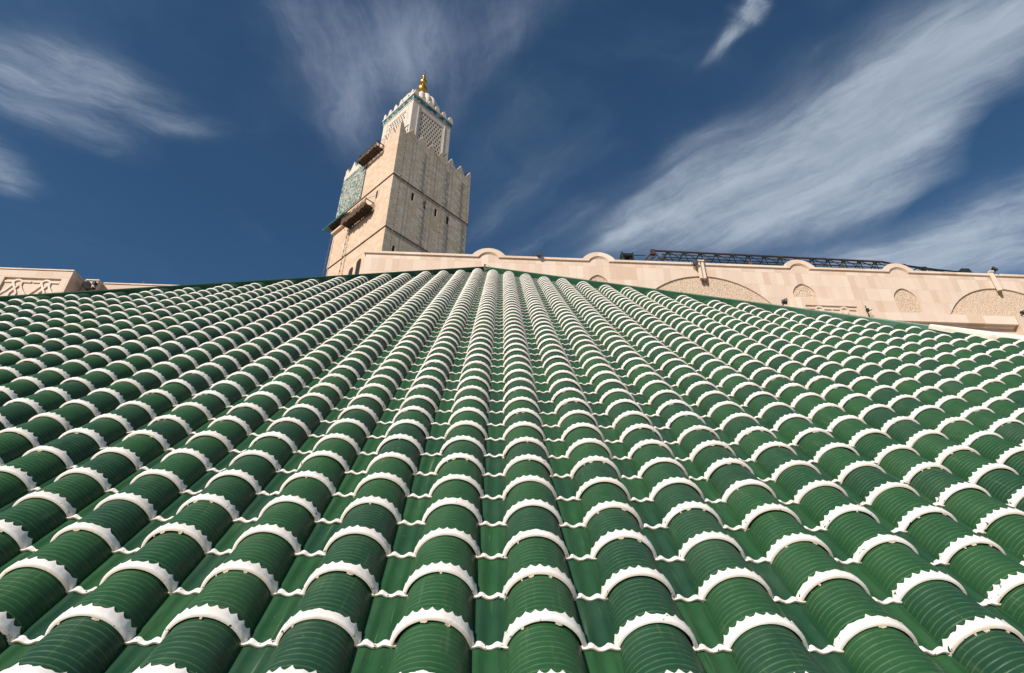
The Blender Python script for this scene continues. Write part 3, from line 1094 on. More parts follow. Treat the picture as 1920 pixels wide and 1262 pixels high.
# projecting portal block with its carved interlace
DB = -0.55
xa, zt_ = frame_pt(1491, 558, DB); xb_, _ = frame_pt(1614, 563.5, DB)
pa, pz = frame_pt(1510, 571.5, DB); pb, _ = frame_pt(1607, 575.5, DB)
m = MB()
m.prism([(xa, 0), (xb_, 0), (xb_, zt_), (xa, zt_)], DB, DB + 0.10, [[(pa, pz - 2.4), (pb, pz - 2.4), (pb, pz), (pa, pz)]])
m.box(xa + 0.002, xb_ - 0.002, DB + 0.10, -0.001, 0, zt_ - 0.002)
m.build("portal_block", M_TRIM, hall)
def strap_path(m, pts, wd, y0, y1):
    """flat strap following a path in (x,z)"""
    pts = [np.array(p, float) for p in pts]
    L_, R_ = [], []
    for i, p in enumerate(pts):
        dd = pts[min(i + 1, len(pts) - 1)] - pts[max(i - 1, 0)]
        dd /= (np.linalg.norm(dd) + 1e-9)
        n_ = np.array([-dd[1], dd[0]])
        L_.append(p + n_ * wd / 2); R_.append(p - n_ * wd / 2)
    ribbon(m, [tuple(p) for p in R_], [tuple(p) for p in L_], y0, y1)
def interlace(parent, xa, xb, zt, zb_, y_back, th, unit, wd=0.10):
    """Moorish strapwork: bars, lobed loops and stepped diagonals"""
    m = MB()
    n = max(1, int(round((xb - xa) / unit)))
    un = (xb - xa) / n
    rows = max(1, int((zt - zb_) / (un * 0.95)) + 1)
    e = 0.0
    for r in range(rows):
        zt2 = zt - r * un * 0.95
        for k in range(n):
            x0_ = xa + k * un
            c = x0_ + un / 2
            f = lambda a, b: (x0_ + a * un, zt2 - b * un)
            P = [
                [f(0.03, 0.12), f(0.34, 0.12), f(0.34, 0.30), f(0.20, 0.52), f(0.12, 0.60), f(0.02, 0.74)],
                [f(0.97, 0.12), f(0.66, 0.12), f(0.66, 0.30), f(0.80, 0.52), f(0.88, 0.60), f(0.98, 0.74)],
                [(c + 0.15 * un * cos(q), zt2 - 0.16 * un + 0.12 * un * sin(q)) for q in np.linspace(-0.3, pi + 0.3, 12)],
                [f(0.36, 0.18), f(0.46, 0.36), f(0.62, 0.62), f(0.62, 0.92)],
                [f(0.64, 0.18), f(0.54, 0.36), f(0.38, 0.62), f(0.38, 0.92)],
                [f(0.02, 0.95), f(0.16, 0.80), f(0.34, 0.92)],
                [f(0.98, 0.95), f(0.84, 0.80), f(0.66, 0.92)],
            ]
            for q, path in enumerate(P):
                strap_path(m, path, wd, y_back - th - 0.002 * q - 0.001 * (k % 2), y_back + 0.01)
    return m.build("interlace_carving", M_TRIM, parent)
interlace(hall, pa + 0.06, pb - 0.06, pz - 0.02, pz - 2.3, DB + 0.10, 0.075, 1.72, 0.13)

# square downpipes that drop from the coping on to the arch
def downpipe(xc, zt, zb2, n, wd=0.17):
    m = MB()
    for k in range(n):
        x0_ = xc - (n * wd * 1.35) / 2 + k * wd * 1.6
        m.box(x0_, x0_ + wd, -0.26, -0.118, zb2, zt)
        m.box(x0_ - 0.03, x0_ + wd + 0.03, -0.33, -0.117, zt + 0.001, zt + 0.10)
    o = m.build("downpipe", M_TRIM, hall)
    m = MB()
    for k in range(n):
        x0_ = xc - (n * wd * 1.35) / 2 + k * wd * 1.6
        m.lathe([(0.02, -0.06), (0.06, -0.03), (0.09, 0.02), (0.11, 0.07), (0.08, 0.11), (0.10, 0.14)], x0_ + wd / 2, -0.19, zb2 - 0.14, 10)
        m.tube([(x0_ + wd / 2, -0.2, zb2 - 0.1), (x0_ + wd / 2 + 0.15, -0.05, zb2 - 0.12), (x0_ + wd / 2 + 0.2, 0.03, zb2 - 0.05)], 0.03, 6)
    m.build("spout", M_BRONZE, o)
downpipe(13.66, ZT + 0.16, zz(24.55), 2, 0.16)
downpipe(34.36, ZT + 0.18, zz(24.45), 1, 0.24)

# ------------------------------------------------------------------ floodlights
def floodlight(label, wx, wy, wz, rz, tilt, sc, parent_mat=M_BLACK, bracket=0.25, group=None):
    root = empty("floodlight", (wx, wy, wz), (0, 0, rz))
    tag(root, label, "floodlight", group or "floodlights fixed along the stone walls")
    m = MB()
    sc *= 0.85
    q = sc
    m.lathe([(0.10 * q, 0.0), (0.16 * q, 0.04 * q), (0.24 * q, 0.16 * q), (0.27 * q, 0.30 * q), (0.27 * q, 0.34 * q)], 0, 0, 0, 20)
    for k in range(5):
        m.box(-0.12 * q + k * 0.055 * q, -0.11 * q + k * 0.055 * q, -0.12 * q, 0.12 * q, -0.10 * q, 0.03 * q)
    h_ = m.build("housing", M_BLACK, root, smooth=True)
    h_.rotation_euler = (tilt, 0, 0)
    h_.location = (0, 0, bracket + 0.15 * q)
    m = MB()
    m.lathe([(0.25 * q, 0.0), (0.24 * q, 0.02 * q), (0.01, 0.035 * q)], 0, 0, 0.342 * q, 20)
    m.build("lens", M_GLASS, h_, smooth=True)
    m = MB()
    m.tube([(-0.30 * q, 0, bracket + 0.15 * q), (-0.30 * q, 0, bracket * 0.6), (0, 0, bracket * 0.45), (0.30 * q, 0, bracket * 0.6), (0.30 * q, 0, bracket + 0.15 * q)], 0.022 * q, 6)
    m.tube([(0, 0, 0), (0, 0, bracket * 0.5)], 0.03 * q, 6)
    m.build("bracket", M_BLACK, root)
    return root
def hall_world(x, y, z):
    return (WO.x + cos(BA) * x - sin(BA) * y, WO.y + sin(BA) * x + cos(BA) * y, z + GZ)
X_ = hall_world(2.5, -0.22, ZT + 0.10)
floodlight("small black floodlight clipped to the stone coping between the two leftmost round bumps", *X_, 0.2, radians(115), 0.75, bracket=0.12)
X_ = hall_world(13.2, -0.30, ZT - 0.22)
floodlight("dark floodlight hung on the wall just left of the pair of square downpipes", *X_, 0.1, radians(120), 0.85, bracket=0.12)
X_ = hall_world(34.62, -0.10, ZT + 0.17)
floodlight("dark floodlight standing on top of the single downpipe at the right", *X_, 0.3, radians(70), 0.9, bracket=0.12)
xx, z_ = frame_pt(1468, 567, -0.6)
X_ = hall_world(xx, -0.6, z_ - 0.15)
floodlight("black floodlight low on the wall left of the projecting carved block", *X_, 1.2, radians(100), 0.9, bracket=0.1)
xx, z_ = frame_pt(1916, 588, -0.6)
X_ = hall_world(xx, -0.6, z_ - 0.1)
floodlight("dark floodlight on the pier at the far right edge", *X_, 1.2, radians(100), 0.7, bracket=0.1)
# their stems reach the wall: short arms
# pole with a hook, right of the carved block
xq, zq = frame_pt(1622, 573, -0.75)
xq2, zq2 = frame_pt(1631, 594, -0.75)
pw = hall_world(xq, -0.75, zq)
root = empty("lamp_pole", hall_world(xq2, -0.75, zq2 - 1.0))
tag(root, "thin dark pole with a cross arm leaning beside the carved stone block", "pole")
bx, by, bz = hall_world(xq2, -0.75, zq2 - 1.0)
tp = np.array(pw) - np.array((bx, by, bz))
m = MB()
m.tube([(0, 0, -0.5), tuple(tp * 0.55), tuple(tp)], [0.045, 0.045, 0.03], 8)
m.build("pole", M_STEEL, root)
m = MB()
md = tp * 0.80
m.tube([tuple(md), (md[0] + 0.28, md[1], md[2] + 0.02), (md[0] + 0.30, md[1] - 0.1, md[2] + 0.02)], 0.025, 6)
m.box(md[0] - 0.02, md[0] + 0.12, md[1] - 0.08, md[1] + 0.08, md[2] - 0.1, md[2] + 0.12)
m.build("cross_arm", M_STEEL, root)
m = MB()
m.tube([(0, 0, -0.4), (0, 0.74, -0.4)], 0.03, 6)
m.build("wall_bracket", M_STEEL, root)
m = MB()
m.tube([tuple(tp * 0.5), (tp[0] * 0.5, tp[1] * 0.5 + 0.74, tp[2] * 0.5)], 0.03, 6)
m.build("wall_bracket", M_STEEL, root)

# ------------------------------------------------------------------ crane boom lying on the building's roof, behind the parapet
DC = 3.0
def cpt(px, py, d=DC):
    x, z = frame_pt(px, py, d)
    return np.array([x, d, z])
boom = empty("crane_boom", hall_world(0, 0, 0), (0, 0, BA))
boom.location = (WO.x, WO.y, GZ)
tag(boom, "dark lattice crane boom lying along the roof behind the parapet", "crane boom")
c0, c1_ = cpt(1224, 470), cpt(1655, 491)
zroof = ZT - 1.4
m = MB()
m.tube([c0, c1_], 0.075, 8)
m.build("top_chord", M_RUST, boom)
hb = 1.05
def low_pt(f, dy, dz=hb):
    p = c0 * (1 - f) + c1_ * f
    return np.array([p[0], p[1] + dy, p[2] - dz])
m = MB()
for dy in (-0.55, 0.55):
    m.tube([low_pt(0.03, dy), low_pt(1.0, dy)], 0.042, 8)
    m.tube([low_pt(0.03, dy * 0.55, 0.55), low_pt(1.0, dy * 0.55, 0.55)], 0.035, 6)
m.build("bottom_chord", M_STEEL, boom)
m = MB()
NB = 14
for k in range(NB):
    f0, f1, fm = 0.03 + 0.97 * k / NB, 0.03 + 0.97 * (k + 1) / NB, 0.03 + 0.97 * (k + 0.5) / NB
    top = c0 * (1 - fm) + c1_ * fm
    for dy in (-0.55, 0.55):
        m.tube([low_pt(f0, dy), top], 0.036, 6)
        m.tube([low_pt(f1, dy), top], 0.036, 6)
    m.tube([low_pt(f0, -0.55), low_pt(f0, 0.55)], 0.022, 6)
    m.tube([low_pt(f0, -0.55), low_pt(f1, 0.55)], 0.018, 6)
    m.box(top[0] - 0.16, top[0] + 0.16, top[1] - 0.07, top[1] + 0.07, top[2] - 0.16, top[2] - 0.03)
m.build("lattice", M_STEEL, boom)
# foot frame at the left, tapering head at the right
m = MB()
e0 = cpt(1206, 482); e1 = cpt(1214, 478)
m.tube([c0, cpt(1211, 487), ], 0.05, 6)
m.tube([c0, cpt(1240, 487)], 0.05, 6)
m.tube([c0 + np.array([0, 0.5, 0]), cpt(1222, 490, DC + 0.5)], 0.05, 6)
for k in range(6):
    m.tube([cpt(1208 + k * 7, 489, DC - 0.3), cpt(1220 + k * 6, 477 + (k % 2) * 5, DC + 0.2)], 0.035, 6)
m.box(c0[0] - 0.18, c0[0] + 0.14, DC - 0.12, DC + 0.12, c0[2] - 0.42, c0[2] + 0.05)
m.build("foot_frame", M_RUST, boom)
m = MB()
h1, h2, h3 = cpt(1697, 499), cpt(1760, 506), cpt(1850, 515)
m.tube([c1_, h1, cpt(1735, 504), cpt(1770, 510)], 0.065, 6)
m.tube([c1_ + np.array([0, 0, -0.08]), h2, h3], 0.06, 6)
m.tube([low_pt(1.0, 0, 0.9), cpt(1700, 508), cpt(1772, 512)], 0.035, 6)
for a, b in (((1697, 499), (1706, 510)), ((1706, 510), (1720, 503)), ((1720, 503), (1738, 511)), ((1738, 511), (1745, 505)), ((1660, 491), (1690, 507)), ((1680, 506), (1697, 499))):
    m.tube([cpt(*a), cpt(*b)], 0.045, 6)
m.build("tapered_head", M_STEEL, boom)
for q in ((1694, 499), (1733, 504)):
    m = MB()
    p = cpt(*q)
    m.box(p[0] - 0.15, p[0] + 0.15, p[1] - 0.12, p[1] + 0.12, p[2] - 0.14, p[2] + 0.12)
    m.build("sheave", M_STEEL, boom)
p = cpt(1807, 510)
m = MB()
m.prism([(p[0] - 0.55, p[2] - 0.7), (p[0] + 0.6, p[2] - 0.7), (p[0] + 0.3, p[2] + 0.16), (p[0] - 0.3, p[2] + 0.16)], DC - 0.25, DC + 0.25)
m.tube([cpt(1790, 515), cpt(1803, 508)], 0.05, 6)
m.build("sheave_block", M_STEEL, boom)
for dx_ in np.linspace(0.2, 0.98, 5):
    m = MB()
    p = low_pt(dx_, 0)
    m.box(p[0] - 0.12, p[0] + 0.12, p[1] - 0.62, p[1] + 0.62, zroof, p[2] - 0.04)
    m.build("support", M_WOOD, boom)
p = cpt(1807, 510)
m = MB()
m.box(p[0] - 0.2, p[0] + 0.2, DC - 0.2, DC + 0.2, zroof, p[2] - 0.7)
m.build("support", M_WOOD, boom)

win = empty("winch", (WO.x, WO.y, GZ), (0, 0, BA))
tag(win, "small dark winch on the roof left of the crane boom", "winch")
p = cpt(1175, 478, 1.6)
m = MB()
m.tube([(p[0] - 0.32, 1.6, p[2] - 0.05), (p[0] + 0.30, 1.6, p[2] - 0.05)], 0.17, 14)
m.build("drum", M_BLACK, win, smooth=True)
m = MB()
m.box(p[0] - 0.45, p[0] - 0.34, 1.3, 1.9, zroof, p[2] + 0.05)
m.box(p[0] + 0.32, p[0] + 0.42, 1.3, 1.9, zroof, p[2] + 0.02)
m.box(p[0] - 0.1, p[0] + 0.25, 1.75, 2.1, p[2] - 0.3, p[2] + 0.12)
m.tube([(p[0] + 0.1, 1.7, p[2] + 0.06), (cpt(1210, 479, 2.4)[0], 2.4, cpt(1210, 479, 2.4)[2])], 0.03, 6)
m.build("winch_frame", M_STEEL, win)

# ------------------------------------------------------------------ stone building at the left
LO = Vector((0, 24.0, 0))
lb = empty("stone_pavilion", (0, 24.0, GZ), (0, 0, BA))
tag(lb, "stepped stone block with carved interlaced panel at the left edge", "building")
def lpt(px, py, d=0.0):
    return frame_pt(px, py, d, LO)
xr, zt2 = lpt(138, 509)
ax, az_ = lpt(9, 519); bx2, _ = lpt(116, 522.5)
M_PAV = stone_mat("pavilion_stone", (0.60, 0.465, 0.365), (0.55, 0.415, 0.32), 1.6, 0.8, mortar=(0.5, 0.38, 0.29), msize=0.008, streak=0.12, stainc=(0.5, 0.37, 0.27), tint=0.5)
m = MB()
panel = [(ax, az_ - 3.2), (bx2, az_ - 3.2), (bx2, az_), (ax, az_)]
panel2 = [(ax - 3.6, az_ - 3.2), (ax - 0.9, az_ - 3.2), (ax - 0.9, az_), (ax - 3.6, az_)]
m.prism([(xr - 16, 0), (xr, 0), (xr, zt2), (xr - 16, zt2)], 0.0, 0.10, [panel, panel2])
m.box(xr - 15.998, xr - 0.002, 0.10, 0.95, 0, zt2 - 0.002)
m.build("wall", M_PAV, lb)
m = MB()
m.box(xr - 16.05, xr + 0.04, -0.05, 1.0, zt2 + 0.001, zt2 + 0.06)
m.build("coping", M_TRIM, lb)
interlace(lb, ax + 0.02, bx2 - 0.02, az_ - 0.05, az_ - 3.1, 0.10, 0.06, 1.28, 0.09)
interlace(lb, ax - 3.58, ax - 0.92, az_ - 0.05, az_ - 3.1, 0.10, 0.06, 1.28, 0.09)
# lower steps behind
x2, z2 = lpt(185, 527, 0.9)
x3, z3 = lpt(300, 536, 1.25)
x2l, _ = lpt(152, 527, 0.9)
m = MB()
m.box(xr + 0.003, x2, 0.9, 6.0, 0, z2)
m.box(x2 + 0.003, x2 + 9.0, 1.25, 6.0, 0, z3)
m.build("low_wall", M_PAV, lb)
m = MB()
m.box(xr + 0.06, x2 + 0.04, 0.85, 6.0, z2 + 0.001, z2 + 0.06)
m.box(x2 + 0.045, x2 + 9.0, 1.2, 6.0, z3 + 0.001, z3 + 0.06)
m.build("low_coping", M_TRIM, lb)
m = MB()
q_, zq_ = lpt(268, 534.6, 1.25)
m.tube([(q_, 1.23, z3 + 0.05), (q_, 1.23, z3 + 0.22)], 0.03, 6)
m.build("finial", M_BRONZE, lb)
fx_, fz_ = lpt(156, 526, 0.35)
floodlight("large black floodlight on the side of the stepped stone block at the left", fx_, 24 + 0.35, fz_ + GZ - 0.22, 0.5, radians(125), 0.85, bracket=0.14)
floodlight("small dark lamp beside the large floodlight at the left", fx_ + 0.26, 24 + 0.5, fz_ + GZ - 0.12, -0.4, radians(100), 0.5, bracket=0.25)

# ------------------------------------------------------------------ minaret; own frame: x along the right face, y along the left face, corner nearest the camera at 0,0
TW, TD = 25.0, 107.5
ca = radians(-14.5)
TC = Vector((TD * sin(ca), TD * cos(ca), GZ))
PHI = radians(44.5)
# local x axis = azimuth 44.5 deg, local y axis = azimuth -45.5 deg
tower = empty("minaret", TC, (0, 0, pi / 2 - PHI))
tag(tower, "tall square stone minaret with stepped merlons and a smaller white lantern tower", "minaret")
arv = np.array([sin(PHI), cos(PHI), 0]); alv = np.array([-cos(PHI), sin(PHI), 0])
TCn = np.array([TC.x, TC.y, 0.0])
def rf(px, py, off=0.0, C0=TCn):       # point on the right face (y = -off)
    r = ray(px, py); k = (C0 @ alv - off) / (r @ alv); P = r * k
    return float((P - TCn) @ arv), float(P[2] - GZ)
def lf(px, py, off=0.0, C0=TCn):       # point on the left face (x = -off)
    r = ray(px, py); k = (C0 @ arv - off) / (r @ arv); P = r * k
    return float((P - TCn) @ alv), float(P[2] - GZ)

def sq(m, x0, x1, z0, z1):
    m.box(x0, x1, x0, x1, z0, z1)
Z93, Z110, Z126 = zz(93.2), zz(109.9), zz(125.9)
m = MB()
wins_r = [(6.6, 106.7), (10.37, 106.7), (14.1, 106.6), (18.1, 106.7)]
def slit(cx, zc, wd, ht, n=6):
    return [(cx - wd / 2, zc - ht / 2), (cx + wd / 2, zc - ht / 2)] + [(cx + wd / 2 * cos(a), zc + ht / 2 - wd / 2 + wd / 2 * sin(a)) for a in np.linspace(0, pi, n)]
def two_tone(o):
    """right face of the shaft takes the stone with shade and rope shadows painted in"""
    o.data.materials.append(M_TSHADE)
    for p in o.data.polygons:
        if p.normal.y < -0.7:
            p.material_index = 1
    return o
def skin(z0, z1, ins, right_holes, left_holes):
    """one storey of the shaft: four walls 0.6 m thick, openings cut through"""
    x0, x1 = ins, TW - ins
    m = MB()
    m.prism([(x0, z0), (x1, z0), (x1, z1), (x0, z1)], x0, x0 + 0.6, right_holes)
    k = len(m.v)
    m.prism([(x0 + 0.6, z0), (x1, z0), (x1, z1), (x0 + 0.6, z1)], x0, x0 + 0.6, left_holes)
    m.v = m.v[:k] + [(v[1], v[0], v[2]) for v in m.v[k:]]
    m.box(x1 - 0.6, x1, x0 + 0.6, x1, z0, z1)
    m.box(x0 + 0.6, x1 - 0.6, x1 - 0.6, x1, z0, z1)
    return m
slr = [slit(s_, zz(z) , 0.85, 2.6) for s_, z in wins_r]
sll = [slit(6.41, zz(106.9), 0.8, 2.6)]
# openings on the lowest storey that shows
low_l = [slit(9.6, zz(85.9), 2.0, 5.2), slit(12.6, zz(85.2), 1.9, 4.6)]
low_r = [slit(3.4, zz(88.0), 0.8, 2.4)]
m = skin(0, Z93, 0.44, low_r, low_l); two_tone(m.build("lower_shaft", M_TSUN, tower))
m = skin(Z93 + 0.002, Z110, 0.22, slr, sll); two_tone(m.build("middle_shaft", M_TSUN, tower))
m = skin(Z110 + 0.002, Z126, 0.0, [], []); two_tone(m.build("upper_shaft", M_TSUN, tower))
# roof slab inside and dark plugs in the openings for the shade inside
m = MB(); m.box(0.7, TW - 0.7, 0.7, TW - 0.7, Z126 - 1.5, Z126 - 1.2); m.build("terrace", M_TSUN, tower)
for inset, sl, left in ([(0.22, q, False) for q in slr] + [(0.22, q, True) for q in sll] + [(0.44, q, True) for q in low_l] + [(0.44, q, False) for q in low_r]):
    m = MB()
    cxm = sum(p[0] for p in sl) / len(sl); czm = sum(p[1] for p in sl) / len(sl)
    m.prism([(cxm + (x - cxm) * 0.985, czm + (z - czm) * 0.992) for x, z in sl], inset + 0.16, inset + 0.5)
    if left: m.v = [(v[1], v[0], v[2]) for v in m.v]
    m.build("opening_shade_plug", M_DARK, tower)
# thin dark strips painting in the shadow line under each overhang
M_LINE = simple("dark_line", (0.10, 0.075, 0.055), 0.9)
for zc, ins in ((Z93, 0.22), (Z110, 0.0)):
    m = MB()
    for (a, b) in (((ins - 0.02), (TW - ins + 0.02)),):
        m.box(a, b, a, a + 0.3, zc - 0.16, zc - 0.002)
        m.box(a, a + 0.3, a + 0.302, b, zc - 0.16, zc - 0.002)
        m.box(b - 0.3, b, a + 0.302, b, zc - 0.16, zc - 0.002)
    m.build("shadow_line", M_LINE, tower)

# merlons
MS = [(1.58, 0), (1.40, 0.75), (1.12, 0.85), (0.98, 1.55), (0.70, 1.68), (0.56, 2.35), (0.28, 2.5), (0.14, 3.2), (0.0, 3.45)]
def merlon_poly(cx, lo=None, hi=None, prof=MS, z0=0.0):
    pts = [(cx - a, z0 + b) for a, b in prof] + [(cx + a, z0 + b) for a, b in reversed(prof[:-1])]
    if lo is not None: pts = [(max(lo, x), z) for x, z in pts]
    if hi is not None: pts = [(min(hi, x), z) for x, z in pts]
    out = []
    for p in pts:
        if not out or hypot(p[0] - out[-1][0], p[1] - out[-1][1]) > 1e-4: out.append(p)
    return out
SP = (TW - 0.8) / 7
for face in range(4):
    for k in range(8):
        cx = 0.4 + SP * k
        jitz = random.uniform(-0.15, 0.15)
        lo_ = 0.0 if k == 0 else None
        hi_ = TW if k == 7 else None
        m = MB()
        m.prism(merlon_poly(cx, lo_, hi_, [(a, b * (1 + jitz * 0.2)) for a, b in MS], Z126 + 0.002), 0.0, 0.75)
        if face == 1: m.v = [(v[1] + (0.0 if True else 0), v[0], v[2]) for v in m.v]
        if face == 2: m.v = [(TW - v[1], v[0], v[2]) for v in m.v]
        if face == 3: m.v = [(v[0], TW - v[1], v[2]) for v in m.v]
        if face in (1, 2) : m.v = [(v[0], min(max(v[1], 0.752), TW - 0.752) if k in (0, 7) else v[1], v[2]) for v in m.v]
        white = (face == 1 and k >= 4)
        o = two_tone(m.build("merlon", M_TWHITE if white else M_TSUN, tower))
# white parapet band over the tiled panel
m = MB(); m.box(-0.13, -0.001, 13.6, TW, zz(124.2), Z126); m.build("parapet_band", M_TWHITE, tower)

# glazed mosaic panel on the left face
M_ZEL, t_, b_ = material("glazed_mosaic")
tc_ = t_.node("ShaderNodeTexCoord").outputs["Object"]
xz = t_.xyz(tc_)
v2 = t_.comb(xz[1], xz[2], 0.0)
vor = t_.node("ShaderNodeTexVoronoi"); vor.inputs["Scale"].default_value = 1.75; t_.put(vor.inputs["Vector"], v2)
vorc = t_.xyz(vor.outputs["Color"])[0]
rp = t_.node("ShaderNodeValToRGB"); cr = rp.color_ramp; cr.interpolation = 'CONSTANT'
cr.elements[0].position = 0; cr.elements[0].color = c4(0.05, 0.17, 0.19)
cr.elements[1].position = 0.22; cr.elements[1].color = c4(0.50, 0.49, 0.41)
for p_, c_ in ((0.45, c4(0.03, 0.07, 0.15)), (0.6, c4(0.62, 0.55, 0.38)), (0.68, c4(0.58, 0.57, 0.50)), (0.86, c4(0.10, 0.25, 0.20)), (0.95, c4(0.35, 0.20, 0.06))):
    e = cr.elements.new(p_); e.color = c_
t_.put(rp.inputs[0], vorc)
# two great rosettes: rings about their centres
def rose(cy_, cz_):
    d_ = t_.vm('SUBTRACT', v2, (cy_, cz_, 0.0))
    r_ = t_.vm('LENGTH', d_)
    return r_
r1 = t_.m('MINIMUM', rose(19.2, zz(118.6)), rose(19.2, zz(118.6)))
ring = t_.step(t_.m('ABSOLUTE', t_.m('SUBTRACT', t_.m('FRACT', t_.m('MULTIPLY', r1, 0.52)), 0.5)), 0.30, 0.36)
inside = t_.step(r1, 4.9, 4.7)
KZ = 2 * pi / 2.5
sx = lambda v: t_.m('SINE', t_.m('MULTIPLY', v, KZ))
dg1 = t_.m('MULTIPLY', t_.m('ADD', xz[1], xz[2]), 0.7071); dg2 = t_.m('MULTIPLY', t_.m('SUBTRACT', xz[1], xz[2]), 0.7071)
fz_z = t_.m('ADD', t_.m('MULTIPLY', sx(xz[1]), sx(xz[2])), t_.m('MULTIPLY', sx(dg1), sx(dg2)))
rz_ = t_.node("ShaderNodeValToRGB"); cz_ = rz_.color_ramp; cz_.interpolation = 'CONSTANT'
cz_.elements[0].position = 0; cz_.elements[0].color = c4(0.015, 0.05, 0.07)
cz_.elements[1].position = 0.26; cz_.elements[1].color = c4(0.52, 0.50, 0.42)
for p_, c_ in ((0.40, c4(0.03, 0.12, 0.11)), (0.56, c4(0.56, 0.54, 0.46)), (0.66, c4(0.30, 0.19, 0.07)), (0.74, c4(0.04, 0.14, 0.10))):
    e = cz_.elements.new(p_); e.color = c_
t_.put(rz_.inputs[0], t_.m('ADD', t_.m('MULTIPLY', fz_z, 0.28), 0.5))
colz = t_.mix(0.35, rz_.outputs[0], rp.outputs[0])
colz = t_.mix(t_.m('MULTIPLY', t_.m('MULTIPLY', ring, inside), 0.4), colz, c4(0.60, 0.50, 0.34))
edg = t_.step(r1, 5.0, 4.8)
t_.put(b_.inputs["Base Color"], colz)
b_.inputs["Roughness"].default_value = 0.3
bump(t_, b_, vor.outputs["Distance"], 0.4, 0.05)
m = MB(); m.box(-0.16, -0.001, 13.75, TW - 0.05, Z110 + 0.3, zz(124.18)); m.build("mosaic_panel", M_ZEL, tower)
m = MB(); m.box(-0.20, -0.0015, 13.45, 13.74, Z110 + 0.25, zz(124.18)); m.build("panel_frame", M_LINE, tower)

# canopy of glazed green tiles low on the left face
M_TEAL = simple("teal_glazed_tile", (0.05, 0.16, 0.16), 0.35, var=0.5, scale=2.0, bmp=0.3, dist=0.1)
m = MB()
y0_, y1_ = 17.3, 27.3
prof = [(0.2, 107.6), (-2.0, 106.2), (-2.05, 105.95), (0.2, 106.9)]
vs = [(x, y, zz(z)) for y in (y0_, y1_) for x, z in prof]
m.add(vs, [(0, 1, 5, 4), (1, 2, 6, 5), (2, 3, 7, 6), (3, 0, 4, 7), (0, 3, 2, 1), (4, 5, 6, 7)])
k = y0_ + 0.1
while k < y1_:
    m.tube([(0.15, k, zz(107.62)), (-2.08, k, zz(106.22))], 0.14, 6)
    k += 0.42
can = m.build("tiled_canopy", M_TEAL, tower)
k = y0_ + 0.2
while k < TW:
    m = MB()
    m.prism([(0.218, zz(105.0)), (0.215, zz(106.85)), (-1.75, zz(106.0)), (-1.7, zz(105.75))], k, k + 0.18)
    m.build("bracket", M_WOOD, can)
    k += 0.85
m = MB()
m.box(-0.55, 0.218, 17.5, 24.9, zz(104.3), zz(104.98))
m.build("corbel_band", M_TSUN, tower)
# raised edge strips of the recessed field under the canopy
for bx_ in ((0.30, 0.438, 16.6, 17.0, zz(60), Z93 - 0.2), (0.10, 0.218, 16.6, 17.0, Z93 + 0.01, zz(104.2)),
            (0.30, 0.438, 24.0, 24.3, zz(60), Z93 - 0.2), (0.10, 0.218, 24.0, 24.3, Z93 + 0.01, zz(104.2))):
    MB().box(*bx_).build("pilaster_strip", M_TSUN, tower)


# lantern tower
LW = 14.2
LSH = (0.42, -0.42, 0)
c_ = TW / 2
l0, l1 = c_ - LW / 2, c_ + LW / 2
LB, LT = Z126 - 1.2, zz(148.1)
m = MB()
# corner piers and body; the lattices sit in recesses on each side
pr = 2.9
def lat_poly(a, b, z0, z1, n=10):
    return [(a, z0), (b, z0), (b, z1), (a, z1)]
aP, bP = l0 + pr, l1 - 2.6
zP0, zP1 = LB + 2.0, LT - 2.4
m.prism([(l0, LB), (l1, LB), (l1, LT), (l0, LT)], l0, l0 + 0.5, [lat_poly(aP, bP, zP0, zP1)])
k = len(m.v)
m.prism([(l0 + 0.5, LB), (l1, LB), (l1, LT), (l0 + 0.5, LT)], l0, l0 + 0.5, [lat_poly(aP, bP, zP0, zP1)])
m.v = m.v[:k] + [(v[1], v[0], v[2]) for v in m.v[k:]]
m.box(l1 - 0.5, l1, l0 + 0.5, l1, LB, LT)
m.box(l0 + 0.5, l1 - 0.5, l1 - 0.5, l1, LB, LT)
m.box(l0 + 1.0, l1 - 0.5, l0 + 1.0, l1 - 0.5, LT - 0.6, LT - 0.1)
m.build("lantern_body", M_TWHITE, tower, loc=LSH)
m = MB(); m.box(l0 + 1.0, l1 - 0.502, l0 + 1.0, l1 - 0.502, LB, LT - 0.61); m.build("lantern_inner_shade", M_DARK, tower, loc=LSH)  # dark core paints in the shade behind the lattice holes
# flat mouldings framing each lattice
for a, b in ((aP - 0.9, aP - 0.55), (bP + 0.3, bP + 0.6)):
    MB().box(a, b, l0 - 0.12, l0 - 0.001, LB, LT - 1.2).build("lantern_pilaster", M_TWHITE, tower, loc=LSH)
    MB().box(l0 - 0.12, l0 - 0.001, a, b, LB, LT - 1.2).build("lantern_pilaster", M_TWHITE, tower, loc=LSH)
